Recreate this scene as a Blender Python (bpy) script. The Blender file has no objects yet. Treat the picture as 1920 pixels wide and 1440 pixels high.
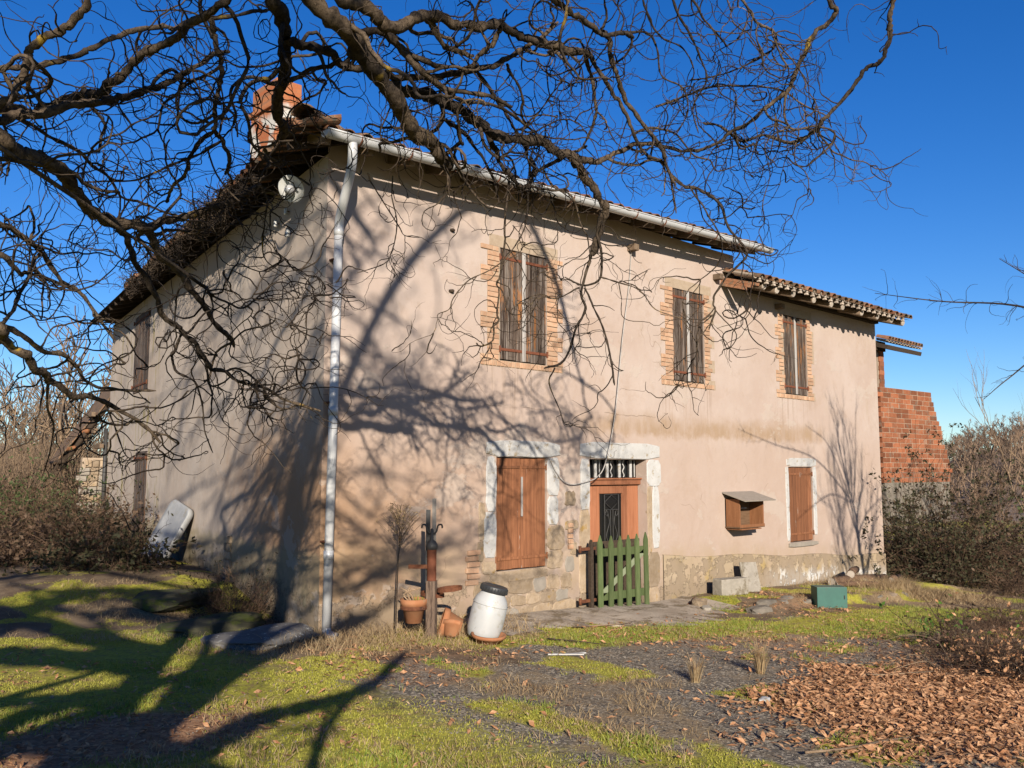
import bpy, math, random
import numpy as np
from mathutils import Vector, Matrix
rng = np.random.default_rng(7); random.seed(7)
R = math.radians
sc = bpy.context.scene
# ---------------------------------------------------------------- camera
EYE = (-5.474, -9.003, 1.9)
YAW = R(46.617); PITCH = R(5.642)
cam_d = bpy.data.cameras.new('camera'); cam = bpy.data.objects.new('camera', cam_d)
sc.collection.objects.link(cam); sc.camera = cam
cam.location = EYE; cam.rotation_euler = (R(90) + PITCH, 0, YAW - R(90))
cam_d.sensor_width = 36; cam_d.lens = 31.125; cam_d.clip_start = 0.05; cam_d.clip_end = 2000
# ---------------------------------------------------------------- sky and sun
SUN_AZ = R(56.0)      # direction the light travels, in the XY plane
SUN_EL = R(19.5)
world = bpy.data.worlds.new('World'); sc.world = world; world.use_nodes = True
wn = world.node_tree.nodes; wl = world.node_tree.links
sky = wn.new('ShaderNodeTexSky'); sky.sky_type = 'NISHITA'; sky.sun_disc = False
sky.sun_elevation = SUN_EL
sky.sun_rotation = math.pi/2 - (SUN_AZ + math.pi)
sky.air_density = 1.0; sky.dust_density = 0.15; sky.ozone_density = 5.0; sky.altitude = 200
bg = wn['Background']; bg.inputs[1].default_value = 0.066
hs = wn.new('ShaderNodeHueSaturation'); hs.inputs['Saturation'].default_value = 1.24; hs.inputs['Hue'].default_value = 0.513
wl.new(sky.outputs[0], hs.inputs['Color']); wl.new(hs.outputs[0], bg.inputs[0])
sd = bpy.data.lights.new('sun', 'SUN'); sd.energy = 5.0; sd.angle = R(0.53); sd.color = (1.0, 0.90, 0.76)
so = bpy.data.objects.new('sun', sd); sc.collection.objects.link(so)
ray = Vector((math.cos(SUN_AZ)*math.cos(SUN_EL), math.sin(SUN_AZ)*math.cos(SUN_EL), -math.sin(SUN_EL)))
so.rotation_euler = ray.to_track_quat('-Z', 'Y').to_euler(); so.location = (-20, -40, 30)
vs = sc.view_settings; vs.view_transform = 'Standard'; vs.look = 'None'; vs.exposure = 1.10; vs.gamma = 1; vs.use_curve_mapping = False
sc.render.engine = 'CYCLES'
# ---------------------------------------------------------------- noise (numpy)
_perm = np.random.default_rng(3).random((64, 64))
def vnoise(x, y):
    x = np.asarray(x, float); y = np.asarray(y, float)
    xi = np.floor(x).astype(int); yi = np.floor(y).astype(int); fx = x - xi; fy = y - yi
    fx = fx*fx*(3-2*fx); fy = fy*fy*(3-2*fy)
    a = _perm[xi % 64, yi % 64]; b = _perm[(xi+1) % 64, yi % 64]; c = _perm[xi % 64, (yi+1) % 64]; d = _perm[(xi+1) % 64, (yi+1) % 64]
    return (a*(1-fx)+b*fx)*(1-fy) + (c*(1-fx)+d*fx)*fy
def fbm(x, y, o=4):
    s = 0; a = .5; f = 1; t = 0
    for i in range(o):
        s = s + a*vnoise(np.asarray(x)*f+17.3*i, np.asarray(y)*f+9.1*i); t += a; a *= .5; f *= 2.03
    return s/t
def sm(a, b, x):
    t = np.clip((np.asarray(x, float)-a)/(b-a), 0, 1); return t*t*(3-2*t)
# ---------------------------------------------------------------- house frame
WA = R(79.78); WD = np.array([math.cos(WA), math.sin(WA), 0]); WN = np.array([-math.sin(WA), math.cos(WA), 0])  # side wall direction, outward normal
def side(s, off, z):
    p = WD*s + WN*off; return (p[0], p[1], z)
def ground_h(x, y):
    x = np.asarray(x, float); y = np.asarray(y, float)
    z = .03 - .043*np.clip(x, -12, 16) - .012*np.clip(x-16, 0, 60)
    s = x*WD[0] + y*WD[1]; o = x*WN[0] + y*WN[1]
    z = z + .36*sm(1.2, 4.5, s)*(1-sm(1.8, 5.5, o))*sm(-1, .2, o)
    z = z + .13*sm(6.6, 7.4, x)*(1-sm(13.8, 15.5, x))*sm(-1.75, -1.5, y + .25*np.sin(x*1.3))
    z = z + .05*(fbm(x*.7, y*.7, 3)-.5) + .02*(fbm(x*3, y*3, 2)-.5)
    return z
def gh(x, y): return float(ground_h(x, y))
# ---------------------------------------------------------------- mesh helpers
COL = sc.collection
MATS = {}
def setprops(o, label=None, cat=None, group=None, kind=None):
    if label: o['label'] = label
    if cat: o['category'] = cat
    if group: o['group'] = group
    if kind: o['kind'] = kind
    return o
def link(name, me, mat=None, parent=None, loc=None, rot=None):
    o = bpy.data.objects.new(name, me); COL.objects.link(o)
    if mat and me is not None and not me.materials: me.materials.append(MATS[mat])
    if parent is not None: o.parent = parent
    if loc is not None: o.location = loc
    if rot is not None: o.rotation_euler = rot
    return o
def thing(name, label, cat, loc=(0, 0, 0), rz=0, group=None):
    o = bpy.data.objects.new(name, None); COL.objects.link(o); o.location = loc; o.rotation_euler = (0, 0, rz)
    o.empty_display_size = .1
    return setprops(o, label, cat, group)
def np_mesh(name, V, F, smooth=False):
    V = np.asarray(V, np.float32); F = np.asarray(F, np.int32)
    me = bpy.data.meshes.new(name); k = F.shape[1]
    me.vertices.add(len(V)); me.vertices.foreach_set('co', V.ravel())
    me.loops.add(F.size); me.loops.foreach_set('vertex_index', F.ravel())
    me.polygons.add(len(F)); me.polygons.foreach_set('loop_start', np.arange(0, F.size, k, dtype=np.int32))
    me.update(calc_edges=True)
    if smooth: me.polygons.foreach_set('use_smooth', np.ones(len(F), bool))
    me.validate(); return me
class MB:
    def __init__(s): s.v = []; s.f = []
    def add(s, vs, fs):
        n = len(s.v); s.v += [tuple(map(float, p)) for p in vs]; s.f += [tuple(i+n for i in q) for q in fs]; return s
    def box(s, c, d, rot=None, taper=1.0, bev=0.0):
        hx, hy, hz = d[0]/2, d[1]/2, d[2]/2
        if bev <= 0:
            vs = [(x*(taper if z > 0 else 1), y*(taper if z > 0 else 1), z) for x in (-hx, hx) for y in (-hy, hy) for z in (-hz, hz)]
            fs = [(0, 1, 3, 2), (4, 6, 7, 5), (0, 4, 5, 1), (2, 3, 7, 6), (0, 2, 6, 4), (1, 5, 7, 3)]
        else:
            b = min(bev, hx*.45, hy*.45, hz*.45); vs = []
            ring = lambda x, y, z: [(-x, -y, z), (x, -y, z), (x, y, z), (-x, y, z)]
            def oct_(x, y, z): return [(-x+b, -y, z), (x-b, -y, z), (x, -y+b, z), (x, y-b, z), (x-b, y, z), (-x+b, y, z), (-x, y-b, z), (-x, -y+b, z)]
            def octi(x, y, z): return [(-x+b, -y+b*.3, z), (x-b, -y+b*.3, z), (x-b*.3, -y+b, z), (x-b*.3, y-b, z), (x-b, y-b*.3, z), (-x+b, y-b*.3, z), (-x+b*.3, y-b, z), (-x+b*.3, -y+b, z)]
            vs = octi(hx, hy, -hz) + oct_(hx, hy, -hz+b) + oct_(hx, hy, hz-b) + octi(hx, hy, hz)
            fs = [tuple(range(7, -1, -1)), tuple(range(24, 32))]
            for r in range(3):
                for i in range(8): fs.append((r*8+i, r*8+(i+1) % 8, r*8+8+(i+1) % 8, r*8+8+i))
        if rot is not None:
            M = rot if isinstance(rot, Matrix) else Matrix.Rotation(rot, 3, 'Z')
            vs = [tuple(M @ Vector(p)) for p in vs]
        return s.add([(p[0]+c[0], p[1]+c[1], p[2]+c[2]) for p in vs], fs)
    def tube(s, pts, rad, n=8, cap=True):
        P = np.array(pts, float); rad = np.broadcast_to(np.asarray(rad, float), (len(P),))
        V, F = tubes(P[None], rad[None], n); m = len(s.v)
        s.v += [tuple(map(float, p)) for p in V]; s.f += [tuple(int(i)+m for i in q) for q in F]
        if cap:
            s.f.append(tuple(m+i for i in range(n-1, -1, -1))); s.f.append(tuple(m+(len(P)-1)*n+i for i in range(n)))
        return s
    def lathe(s, prof, c=(0, 0, 0), n=16, M=None, arc=None):
        vs = []; fs = []; k = len(prof); full = arc is None; a0, a1 = (0, 2*math.pi) if full else arc
        m = n if full else n+1
        for i in range(m):
            a = a0 + (a1-a0)*i/n
            for r, z in prof: vs.append((r*math.cos(a), r*math.sin(a), z))
        for i in range(n):
            j = (i+1) % m
            for q in range(k-1): fs.append((i*k+q, j*k+q, j*k+q+1, i*k+q+1))
        if M is not None: vs = [tuple(M @ Vector(p)) for p in vs]
        return s.add([(p[0]+c[0], p[1]+c[1], p[2]+c[2]) for p in vs], fs)
    def prism(s, poly, y0, y1, ax='y'):
        n = len(poly); vs = [(x, y0, z) for x, z in poly] + [(x, y1, z) for x, z in poly]
        fs = [tuple(range(n)), tuple(range(2*n-1, n-1, -1))] + [(i, i+n, (i+1) % n+n, (i+1) % n) for i in range(n)]
        if ax == 'x': vs = [(y, x, z) for x, y, z in vs]
        return s.add(vs, fs)
    def mesh(s, name, smooth=False, fix=True):
        me = bpy.data.meshes.new(name); me.from_pydata(s.v, [], s.f)
        if fix:
            import bmesh
            b = bmesh.new(); b.from_mesh(me); bmesh.ops.recalc_face_normals(b, faces=b.faces); b.to_mesh(me); b.free()
        if smooth:
            for p in me.polygons: p.use_smooth = True
        me.update(); return me
    def build(s, name, mat, parent=None, smooth=False, loc=None, rot=None):
        return link(name, s.mesh(name, smooth), mat, parent, loc, rot)
def tubes(P, Rd, n):
    P = np.asarray(P, float); Rd = np.asarray(Rd, float); N, S, _ = P.shape
    T = np.gradient(P, axis=1); T /= np.linalg.norm(T, axis=2, keepdims=True)+1e-9
    ref = np.zeros((N, 1, 3)); m = np.abs(T.mean(1)[:, 2]) > .75
    ref[:, 0, 2] = 1; ref[m, 0, 2] = 0; ref[m, 0, 0] = 1
    U = np.cross(T, ref); U /= np.linalg.norm(U, axis=2, keepdims=True)+1e-9; W = np.cross(T, U)
    a = np.arange(n)*2*math.pi/n
    V = P[:, :, None, :] + Rd[:, :, None, None]*(np.cos(a)[None, None, :, None]*U[:, :, None, :] + np.sin(a)[None, None, :, None]*W[:, :, None, :])
    i = np.arange(N)[:, None, None]*S*n + np.arange(S-1)[None, :, None]*n; j = np.arange(n)[None, None, :]; k = (j+1) % n
    F = np.stack([i+j, i+k, i+n+k, i+n+j], -1).reshape(-1, 4)
    return V.reshape(-1, 3), F
def catmull(P, m=6):
    P = np.asarray(P, float); Q = np.vstack([2*P[0]-P[1], P, 2*P[-1]-P[-2]]); out = []
    for i in range(1, len(Q)-2):
        for t in np.linspace(0, 1, m, endpoint=False):
            a, b, c, d = Q[i-1], Q[i], Q[i+1], Q[i+2]
            out.append(.5*(2*b + (c-a)*t + (2*a-5*b+4*c-d)*t*t + (3*b-a-3*c+d)*t**3))
    out.append(Q[-2]); return np.array(out)
# ---------------------------------------------------------------- materials
ALB = .50
class NT:
    def __init__(s, name, rough=.9, spec=.2):
        m = bpy.data.materials.new(name); m.use_nodes = True; MATS[name] = m; s.m = m
        s.n = m.node_tree.nodes; s.l = m.node_tree.links; s.b = s.n['Principled BSDF']
        s.b.inputs['Roughness'].default_value = rough; s.b.inputs['Specular IOR Level'].default_value = spec
    def node(s, t, **kw):
        o = s.n.new(t)
        for k, v in kw.items(): setattr(o, k, v)
        return o
    def set(s, inp, val):
        if isinstance(val, (int, float)): inp.default_value = val
        elif isinstance(val, (tuple, list)): inp.default_value = tuple(val) + ((1,) if len(val) == 3 and inp.type == 'RGBA' else ())
        else: s.l.new(val, inp)
    def coord(s, kind='pos'):
        if kind == 'pos': return s.node('ShaderNodeNewGeometry').outputs['Position']
        if kind == 'rand': return s.node('ShaderNodeObjectInfo').outputs['Random']
        return s.node('ShaderNodeTexCoord').outputs['Object']
    def map(s, vec, scale=(1, 1, 1), loc=(0, 0, 0), rot=(0, 0, 0)):
        n = s.node('ShaderNodeMapping'); s.l.new(vec, n.inputs[0]); n.inputs['Scale'].default_value = scale; n.inputs['Rotation'].default_value = rot
        s.set(n.inputs['Location'], loc); return n.outputs[0]
    def noise(s, vec, scale=5, detail=5, rough=.6, dist=0.0):
        n = s.node('ShaderNodeTexNoise'); s.l.new(vec, n.inputs['Vector']); n.inputs['Scale'].default_value = scale
        n.inputs['Detail'].default_value = detail; n.inputs['Roughness'].default_value = rough; n.inputs['Distortion'].default_value = dist
        return n.outputs['Fac']
    def voro(s, vec, scale=5, feat='F1', out='Distance'):
        n = s.node('ShaderNodeTexVoronoi', feature=feat); s.l.new(vec, n.inputs['Vector']); n.inputs['Scale'].default_value = scale; return n.outputs[out]
    def ramp(s, f, a, b, lo=0., hi=1.):
        n = s.node('ShaderNodeMapRange', interpolation_type='SMOOTHSTEP'); s.set(n.inputs[0], f); n.inputs[1].default_value = a; n.inputs[2].default_value = b
        n.inputs[3].default_value = lo; n.inputs[4].default_value = hi; return n.outputs[0]
    def math(s, op, a, b=0.0, clamp=False):
        n = s.node('ShaderNodeMath', operation=op, use_clamp=clamp); s.set(n.inputs[0], a); s.set(n.inputs[1], b); return n.outputs[0]
    def mix(s, f, a, b, mode='MIX'):
        n = s.node('ShaderNodeMix', data_type='RGBA', blend_type=mode); s.set(n.inputs[0], f); s.set(n.inputs[6], a); s.set(n.inputs[7], b); return n.outputs[2]
    def xyz(s, vec):
        n = s.node('ShaderNodeSeparateXYZ'); s.l.new(vec, n.inputs[0]); return n.outputs
    def attr(s, name):
        n = s.node('ShaderNodeAttribute', attribute_name=name); return n.outputs
    def bump(s, h, strength=.5, dist=.01, prev=None):
        n = s.node('ShaderNodeBump'); s.set(n.inputs['Height'], h); n.inputs['Strength'].default_value = strength; n.inputs['Distance'].default_value = dist
        if prev: s.l.new(prev, n.inputs['Normal'])
        return n.outputs[0]
    def out(s, col, nrm=None, rough=None):
        s.set(s.b.inputs['Base Color'], s.mix(1.0, col, (ALB,)*3, 'MULTIPLY'))
        if nrm: s.l.new(nrm, s.b.inputs['Normal'])
        if rough is not None: s.set(s.b.inputs['Roughness'], rough)
def rvec(t, vec):   # offset object coordinates per object so shared pieces differ
    r = t.coord('rand'); c = t.node('ShaderNodeCombineXYZ'); t.l.new(t.math('MULTIPLY', r, 37.0), c.inputs[0]); t.l.new(t.math('MULTIPLY', r, 91.0), c.inputs[2])
    n = t.node('ShaderNodeVectorMath', operation='ADD'); t.l.new(vec, n.inputs[0]); t.l.new(c.outputs[0], n.inputs[1]); return n.outputs[0]
def simple(name, c1, c2, scale=8, rough=.9, bump=.3, bscale=40, bd=.004, rand=0.0, c3=None, t3=(.6, .7), s3=15, stretch=(1, 1, 1), coord='obj', spec=.2):
    t = NT(name, rough, spec); v = t.coord(coord)
    if rand: v = rvec(t, v)
    v = t.map(v, stretch)
    col = t.mix(t.ramp(t.noise(v, scale, 6, .65), .32, .68), c1, c2)
    if c3 is not None: col = t.mix(t.ramp(t.noise(v, s3, 5, .7), *t3), col, c3)
    if rand:
        col = t.mix(1.0, col, t.mix(t.coord('rand'), (1-rand,)*3, (1+rand*.6,)*3), 'MULTIPLY')
    t.out(col, t.bump(t.noise(v, bscale, 6, .7), bump, bd)); return t
# ---- plaster of the front wall
def plaster(name, kind):
    t = NT(name, .92, .15); p = t.coord('pos'); X, Y, Z = t.xyz(p)
    n1 = t.noise(p, .55, 4, .6); n2 = t.noise(p, 2.4, 6, .65); n3 = t.noise(p, 14, 6, .7); drip = t.noise(t.map(p, (3, 3, .9)), 1.1, 6, .7)
    if kind == 'front':
        col = t.mix(t.ramp(n1, .35, .65), (.57, .445, .375), (.63, .515, .45))
        col = t.mix(t.math('MULTIPLY', t.ramp(Z, 3.0, 2.0), .5), col, (.56, .42, .335))
        m = t.math('MULTIPLY', t.ramp(t.math('ADD', X, t.math('MULTIPLY', n2, 2.0)), 4.6, 1.0), t.ramp(t.math('ADD', Z, t.math('MULTIPLY', n1, 2.2)), 4.0, 2.2))
        col = t.mix(t.math('MULTIPLY', m, .9), col, (.50, .305, .175))
        zz = t.math('ADD', Z, t.math('MULTIPLY', t.math('SUBTRACT', n2, .5), .5))
        band = t.math('MULTIPLY', t.math('MULTIPLY', t.ramp(zz, 2.42, 2.56), t.ramp(zz, 2.95, 2.62)), t.math('MULTIPLY', t.ramp(X, 3.9, 5.2), t.ramp(X, 12.6, 11.4)))
        col = t.mix(t.math('MULTIPLY', band, t.ramp(drip, .3, .6, .25, .8)), col, (.43, .29, .175))
        col = t.mix(t.math('MULTIPLY', t.ramp(drip, .56, .72), t.ramp(X, 11, 14, .2, .5)), col, (.50, .41, .28))
        low = t.math('MULTIPLY', t.ramp(t.math('ADD', Z, t.math('MULTIPLY', X, .059)), 1.25, .85), t.ramp(n2, .3, .6))
        col = t.mix(t.math('MULTIPLY', low, .55), col, (.46, .34, .2))
    elif kind == 'plinth':
        col = t.mix(t.ramp(n1, .35, .65), (.50, .385, .25), (.56, .44, .31))
        col = t.mix(t.ramp(n2, .5, .7), col, (.50, .36, .15)); col = t.mix(t.math('MULTIPLY', t.ramp(drip, .5, .7), .5), col, (.30, .25, .19))
        lim = t.math('ADD', t.math('ADD', Z, t.math('MULTIPLY', X, .05)), t.math('MULTIPLY', n2, .5))
        e = t.math('MULTIPLY', t.ramp(X, 9.1, 10.2), t.ramp(lim, .86, .66)); st = t.noise(t.map(p, (9, 9, 2.2)), 1.6, 7, .75)
        col = t.mix(t.math('MULTIPLY', e, t.ramp(st, .40, .50)), col, (.74, .73, .70))
        col = t.mix(t.math('MULTIPLY', e, t.ramp(st, .40, .30)), col, (.12, .11, .10))
        col = t.mix(t.math('MULTIPLY', t.ramp(lim, .78, .5), t.ramp(X, 9.4, 8.4, 0, .45)), col, (.22, .17, .12))
    else:
        s = t.math('ADD', t.math('MULTIPLY', X, float(WD[0])), t.math('MULTIPLY', Y, float(WD[1])))
        col = t.mix(t.ramp(n1, .35, .65), (.62, .51, .42), (.70, .60, .51))
        col = t.mix(t.math('MULTIPLY', t.ramp(drip, .5, .72), .3), col, (.42, .36, .29))
        m = t.math('MULTIPLY', t.ramp(t.math('ADD', s, t.math('MULTIPLY', n2, 2.5)), 6.2, 2.8), t.ramp(t.math('ADD', Z, t.math('MULTIPLY', n2, 1.6)), 3.9, 2.4))
        col = t.mix(t.math('MULTIPLY', m, .9), col, (.50, .29, .155))
        col = t.mix(t.math('MULTIPLY', t.ramp(t.math('ADD', Z, t.math('MULTIPLY', n2, .5)), 1.25, 1.1), .7), col, (.42, .35, .22))
        col = t.mix(t.math('MULTIPLY', t.ramp(s, 7, 10), t.ramp(t.noise(t.map(p, (3, 3, .8)), 1.5, 5, .6), .55, .68)), col, (.42, .35, .13))
        col = t.mix(t.math('MULTIPLY', t.ramp(Z, 1.0, .3), t.ramp(n2, .35, .6)), col, (.2, .18, .12))
    n4 = t.noise(p, 1.15, 9, .78, .4); n5 = t.noise(t.map(p, (1, 1, 1), (7, 3, 5)), 3.6, 8, .75)
    col = t.mix(t.ramp(n4, .50, .66, 0, .42), col, (.50, .365, .275) if kind != 'side' else (.47, .375, .29)); col = t.mix(t.ramp(n4, .44, .30, 0, .5), col, (.64, .545, .47))
    col = t.mix(t.ramp(n5, .56, .74, 0, .42), col, (.43, .32, .225)); col = t.mix(t.ramp(n5, .42, .28, 0, .35), col, (.65, .56, .48))
    if kind == 'front':
        run = t.noise(t.map(p, (14, 14, .55)), 1.0, 5, .7)
        for a, b in ((2.4, 4.1), (6.4, 8.1), (10.1, 11.8)):
            w = t.math('MULTIPLY', t.math('MULTIPLY', t.ramp(X, a, a+.2), t.ramp(X, b, b-.2)), t.math('MULTIPLY', t.ramp(Z, 2.2, 3.3), t.ramp(Z, 3.42, 3.36)))
            col = t.mix(t.math('MULTIPLY', w, t.ramp(run, .5, .66, 0, .5)), col, (.33, .235, .16))
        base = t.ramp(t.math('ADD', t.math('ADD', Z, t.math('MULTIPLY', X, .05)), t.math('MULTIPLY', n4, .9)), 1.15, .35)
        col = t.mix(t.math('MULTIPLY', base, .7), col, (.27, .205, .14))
        hc = t.math('ABSOLUTE', t.math('SUBTRACT', Z, t.math('ADD', 2.72, t.math('MULTIPLY', t.noise(p, 2.2, 6, .7), .16))))
        hcm = t.math('MULTIPLY', t.ramp(hc, .010, .002), t.math('MULTIPLY', t.ramp(X, 6.6, 6.0), t.ramp(t.noise(p, 1.6, 2, .5), .40, .5)))
        col = t.mix(t.math('MULTIPLY', hcm, .6), col, (.22, .15, .10))
    n6 = t.noise(t.map(p, (1, 1, 1.6), (2, 9, 4)), .75, 7, .62); patch = t.ramp(n6, .585, .60); col = t.mix(t.math('MULTIPLY', patch, .45), col, (.62, .53, .455))
    zl = t.math('ADD', t.math('ADD', Z, t.math('MULTIPLY', X, .055)) if kind == 'front' else Z, t.math('MULTIPLY', t.noise(p, 2.6, 8, .7), 1.1))
    flake = t.math('MULTIPLY', t.ramp(zl, .98, .95), t.ramp(t.noise(p, 3.3, 7, .7), .47, .49)); col = t.mix(t.math('MULTIPLY', flake, .75), col, (.36, .275, .19))
    col = t.mix(t.ramp(n3, .60, .78), col, t.mix(.5, col, (.3, .22, .15)))
    wob = t.node('ShaderNodeVectorMath', operation='ADD'); nz = t.node('ShaderNodeTexNoise'); nz.inputs['Scale'].default_value = 1.3; t.l.new(p, nz.inputs['Vector'])
    t.l.new(p, wob.inputs[0]); t.l.new(nz.outputs['Color'], wob.inputs[1])
    cr = t.voro(wob.outputs[0], .75, 'DISTANCE_TO_EDGE'); crm = t.math('MULTIPLY', t.ramp(cr, .004, .001), t.ramp(t.noise(p, .9, 2, .5), .58, .64))
    col = t.mix(t.math('MULTIPLY', crm, .45), col, (.25, .17, .11))
    b = t.bump(n1, .35, .10); b = t.bump(n2, .5, .02, b); b = t.bump(t.noise(p, 45, 4, .7), .35, .004, b); b = t.bump(crm, .35, -.005, b); b = t.bump(flake, .8, -.012, b); b = t.bump(patch, .5, .004, b)
    t.out(col, b)
plaster('plaster_front', 'front'); plaster('plaster_plinth', 'plinth'); plaster('plaster_side', 'side')
simple('dark_inside', (.02, .018, .015), (.03, .025, .02), 5)
simple('brick_soft', (.60, .35, .215), (.66, .44, .295), 14, .9, .4, 60, .003, .22, (.60, .48, .34), (.58, .7), 9)
simple('mortar', (.46, .35, .25), (.54, .43, .32), 10, .95, .4, 50)
simple('block_red', (.33, .105, .046), (.40, .155, .075), 6, .9, .5, 40, .008, .45, (.30, .2, .14), (.53, .66), 5)
simple('white_lime', (.60, .585, .56), (.70, .69, .67), 5, .92, .8, 22, .012, .08, (.44, .36, .25), (.56, .66), 9)
simple('stone_beige', (.42, .31, .20), (.54, .42, .30), 6, .95, .9, 18, .02, .3, (.46, .29, .09), (.56, .68), 3)
simple('stone_grey', (.24, .21, .17), (.36, .31, .25), 6, .95, .6, 30, .012, .25, (.13, .14, .05), (.55, .68), 4)
simple('concrete', (.34, .30, .25), (.42, .37, .31), 6, .95, .5, 40, .006, .1, (.22, .2, .15), (.6, .7), 4)
simple('tile_clay', (.33, .135, .065), (.40, .21, .12), 9, .9, .5, 50, .005, .45, (.17, .14, .10), (.50, .62), 11)
simple('tile_old', (.23, .15, .095), (.33, .19, .11), 9, .92, .5, 50, .005, .4, (.13, .115, .085), (.47, .6), 11)
simple('tile_end', (.55, .45, .36), (.62, .52, .42), 9, .95, .4, 50, .005, .25)
simple('white_metal', (.66, .67, .68), (.72, .72, .72), 6, .35, .05, 20, .001, 0, (.62, .56, .46), (.68, .76), 4, spec=.5)
simple('rust', (.13, .045, .022), (.22, .085, .04), 14, .85, .4, 60, .003, 0, (.07, .035, .025), (.55, .65), 9)
simple('rust_red', (.18, .06, .03), (.24, .085, .045), 14, .8, .4, 60, .003)
simple('iron_dark', (.03, .03, .032), (.06, .055, .05), 10, .6, .2, 60, .002, spec=.4)
simple('enamel', (.72, .72, .70), (.80, .80, .78), 6, .25, .03, 30, .001, 0, (.5, .42, .33), (.68, .75), 8, spec=.5)
simple('terracotta', (.47, .19, .085), (.55, .26, .13), 8, .88, .3, 50, .003, .15, (.40, .27, .16), (.58, .68), 6)
simple('black_plastic', (.035, .037, .04), (.055, .057, .06), 8, .5, .1, 40, .001, spec=.4)
simple('white_plastic', (.56, .57, .57), (.63, .63, .62), 4, .45, .1, 30, .002, 0, (.44, .41, .34), (.56, .72), 5, spec=.45)
simple('green_paint', (.10, .14, .05), (.15, .19, .075), 6, .75, .4, 30, .003, .18, (.26, .26, .18), (.66, .74), 9, (4, 4, .8))
simple('green_pale', (.27, .31, .19), (.32, .36, .23), 6, .8, .3, 30, .003)
simple('green_metal', (.022, .12, .095), (.03, .15, .115), 5, .45, .05, 30, .001, 0, (.05, .11, .08), (.6, .7), 6, spec=.4)
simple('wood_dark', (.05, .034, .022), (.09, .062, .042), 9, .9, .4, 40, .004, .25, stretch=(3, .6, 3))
simple('wood_rafter', (.19, .13, .085), (.28, .20, .135), 9, .9, .4, 40, .004, .3, stretch=(3, .6, 3))
simple('wood_end', (.52, .44, .36), (.60, .52, .44), 12, .9, .4, 40, .004, .2)
simple('wood_brown', (.27, .115, .05), (.35, .155, .07), 7, .7, .3, 50, .002, .12, (.24, .095, .04), (.58, .68), 9, (4, 4, .5))
simple('wood_roofboard', (.36, .31, .26), (.44, .38, .32), 7, .8, .3, 50, .002, 0, (.26, .2, .15), (.6, .7), 9, (1, 5, 5))
simple('wood_inside', (.15, .085, .045), (.22, .13, .075), 8, .85, .3, 40, .003, .1, stretch=(.6, 5, 5))
simple('wood_grey', (.30, .27, .24), (.42, .38, .34), 9, .9, .4, 40, .003, .2, stretch=(5, 5, .5))
def shutter_mat(name, cols, wear, wt):
    t = NT(name, .85, .2); v = rvec(t, t.coord('obj')); v2 = t.map(v, (26, 26, .9)); v3 = t.map(v, (60, 60, 1.6))
    a = t.noise(v2, 1, 6, .75, .6); b = t.noise(v3, 1, 4, .7)
    col = t.mix(t.ramp(a, .40, .55), cols[0], cols[1]); col = t.mix(t.ramp(b, .48, .66), col, cols[2])
    col = t.mix(t.ramp(t.noise(t.map(v, (9, 9, 1.2)), 1, 6, .75), *wt), col, wear)
    col = t.mix(1.0, col, t.mix(t.coord('rand'), (.7,)*3, (1.15,)*3), 'MULTIPLY')
    t.out(col, t.bump(a, .7, .004, t.bump(b, .5, .002)))
shutter_mat('shutter_grey', ((.03, .017, .011), (.125, .088, .066), (.38, .32, .275)), (.38, .165, .06), (.55, .63))
shutter_mat('shutter_paint', ((.27, .108, .05), (.36, .15, .07), (.20, .08, .038)), (.50, .44, .38), (.64, .69))
shutter_mat('strip_white', ((.40, .36, .33), (.66, .62, .58), (.74, .71, .68)), (.25, .2, .17), (.62, .7))
shutter_mat('door_paint', ((.42, .165, .08), (.47, .195, .10), (.36, .135, .065)), (.58, .5, .42), (.68, .73))
t = NT('glass_dark', .08, .5); t.out((.012, .013, .014))
t = NT('bulb', .1, .5); t.out((.55, .55, .56))
# ---- vegetation and ground materials
def leafy(name, c1, c2, c3, trans=.25, coord='pos', sc_=6):
    t = NT(name, .7, .2); p = t.coord(coord); w = t.node('ShaderNodeTexWhiteNoise', noise_dimensions='3D')
    q = t.node('ShaderNodeVectorMath', operation='SNAP'); t.l.new(p, q.inputs[0]); q.inputs[1].default_value = (.035, .035, .035); t.l.new(q.outputs[0], w.inputs[0])
    col = t.mix(w.outputs[0], c1, c2); col = t.mix(t.ramp(t.noise(p, sc_, 3, .6), .5, .65), col, c3)
    t.out(col)
    if trans:
        tr = t.node('ShaderNodeBsdfTranslucent'); t.l.new(col, tr.inputs[0]); mx = t.node('ShaderNodeMixShader'); mx.inputs[0].default_value = trans
        t.l.new(t.b.outputs[0], mx.inputs[1]); t.l.new(tr.outputs[0], mx.inputs[2]); t.l.new(mx.outputs[0], t.n['Material Output'].inputs[0])
leafy('grass_blade', (.20, .29, .035), (.36, .42, .08), (.52, .46, .15))
leafy('moss_blade', (.40, .39, .06), (.56, .53, .10), (.44, .34, .13), .2)
leafy('dry_blade', (.46, .32, .17), (.62, .47, .27), (.30, .19, .10))
leafy('dead_leaf', (.52, .235, .105), (.84, .50, .275), (.28, .145, .075), .15, sc_=20)
leafy('litter', (.26, .17, .10), (.58, .43, .27), (.17, .11, .065), .1, sc_=12)
leafy('bramble_leaf', (.04, .045, .02), (.075, .07, .032), (.11, .07, .04), .15)
leafy('brown_leaf', (.13, .08, .05), (.19, .12, .075), (.08, .06, .035), .15)
leafy('ivy_leaf', (.05, .085, .025), (.10, .14, .045), (.16, .17, .08), .2)
leafy('fresh_leaf', (.10, .22, .03), (.15, .28, .05), (.12, .2, .03), .3)
simple('gravel_bit', (.24, .205, .16), (.48, .42, .34), 30, .9, .3, 60, coord='pos')
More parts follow.
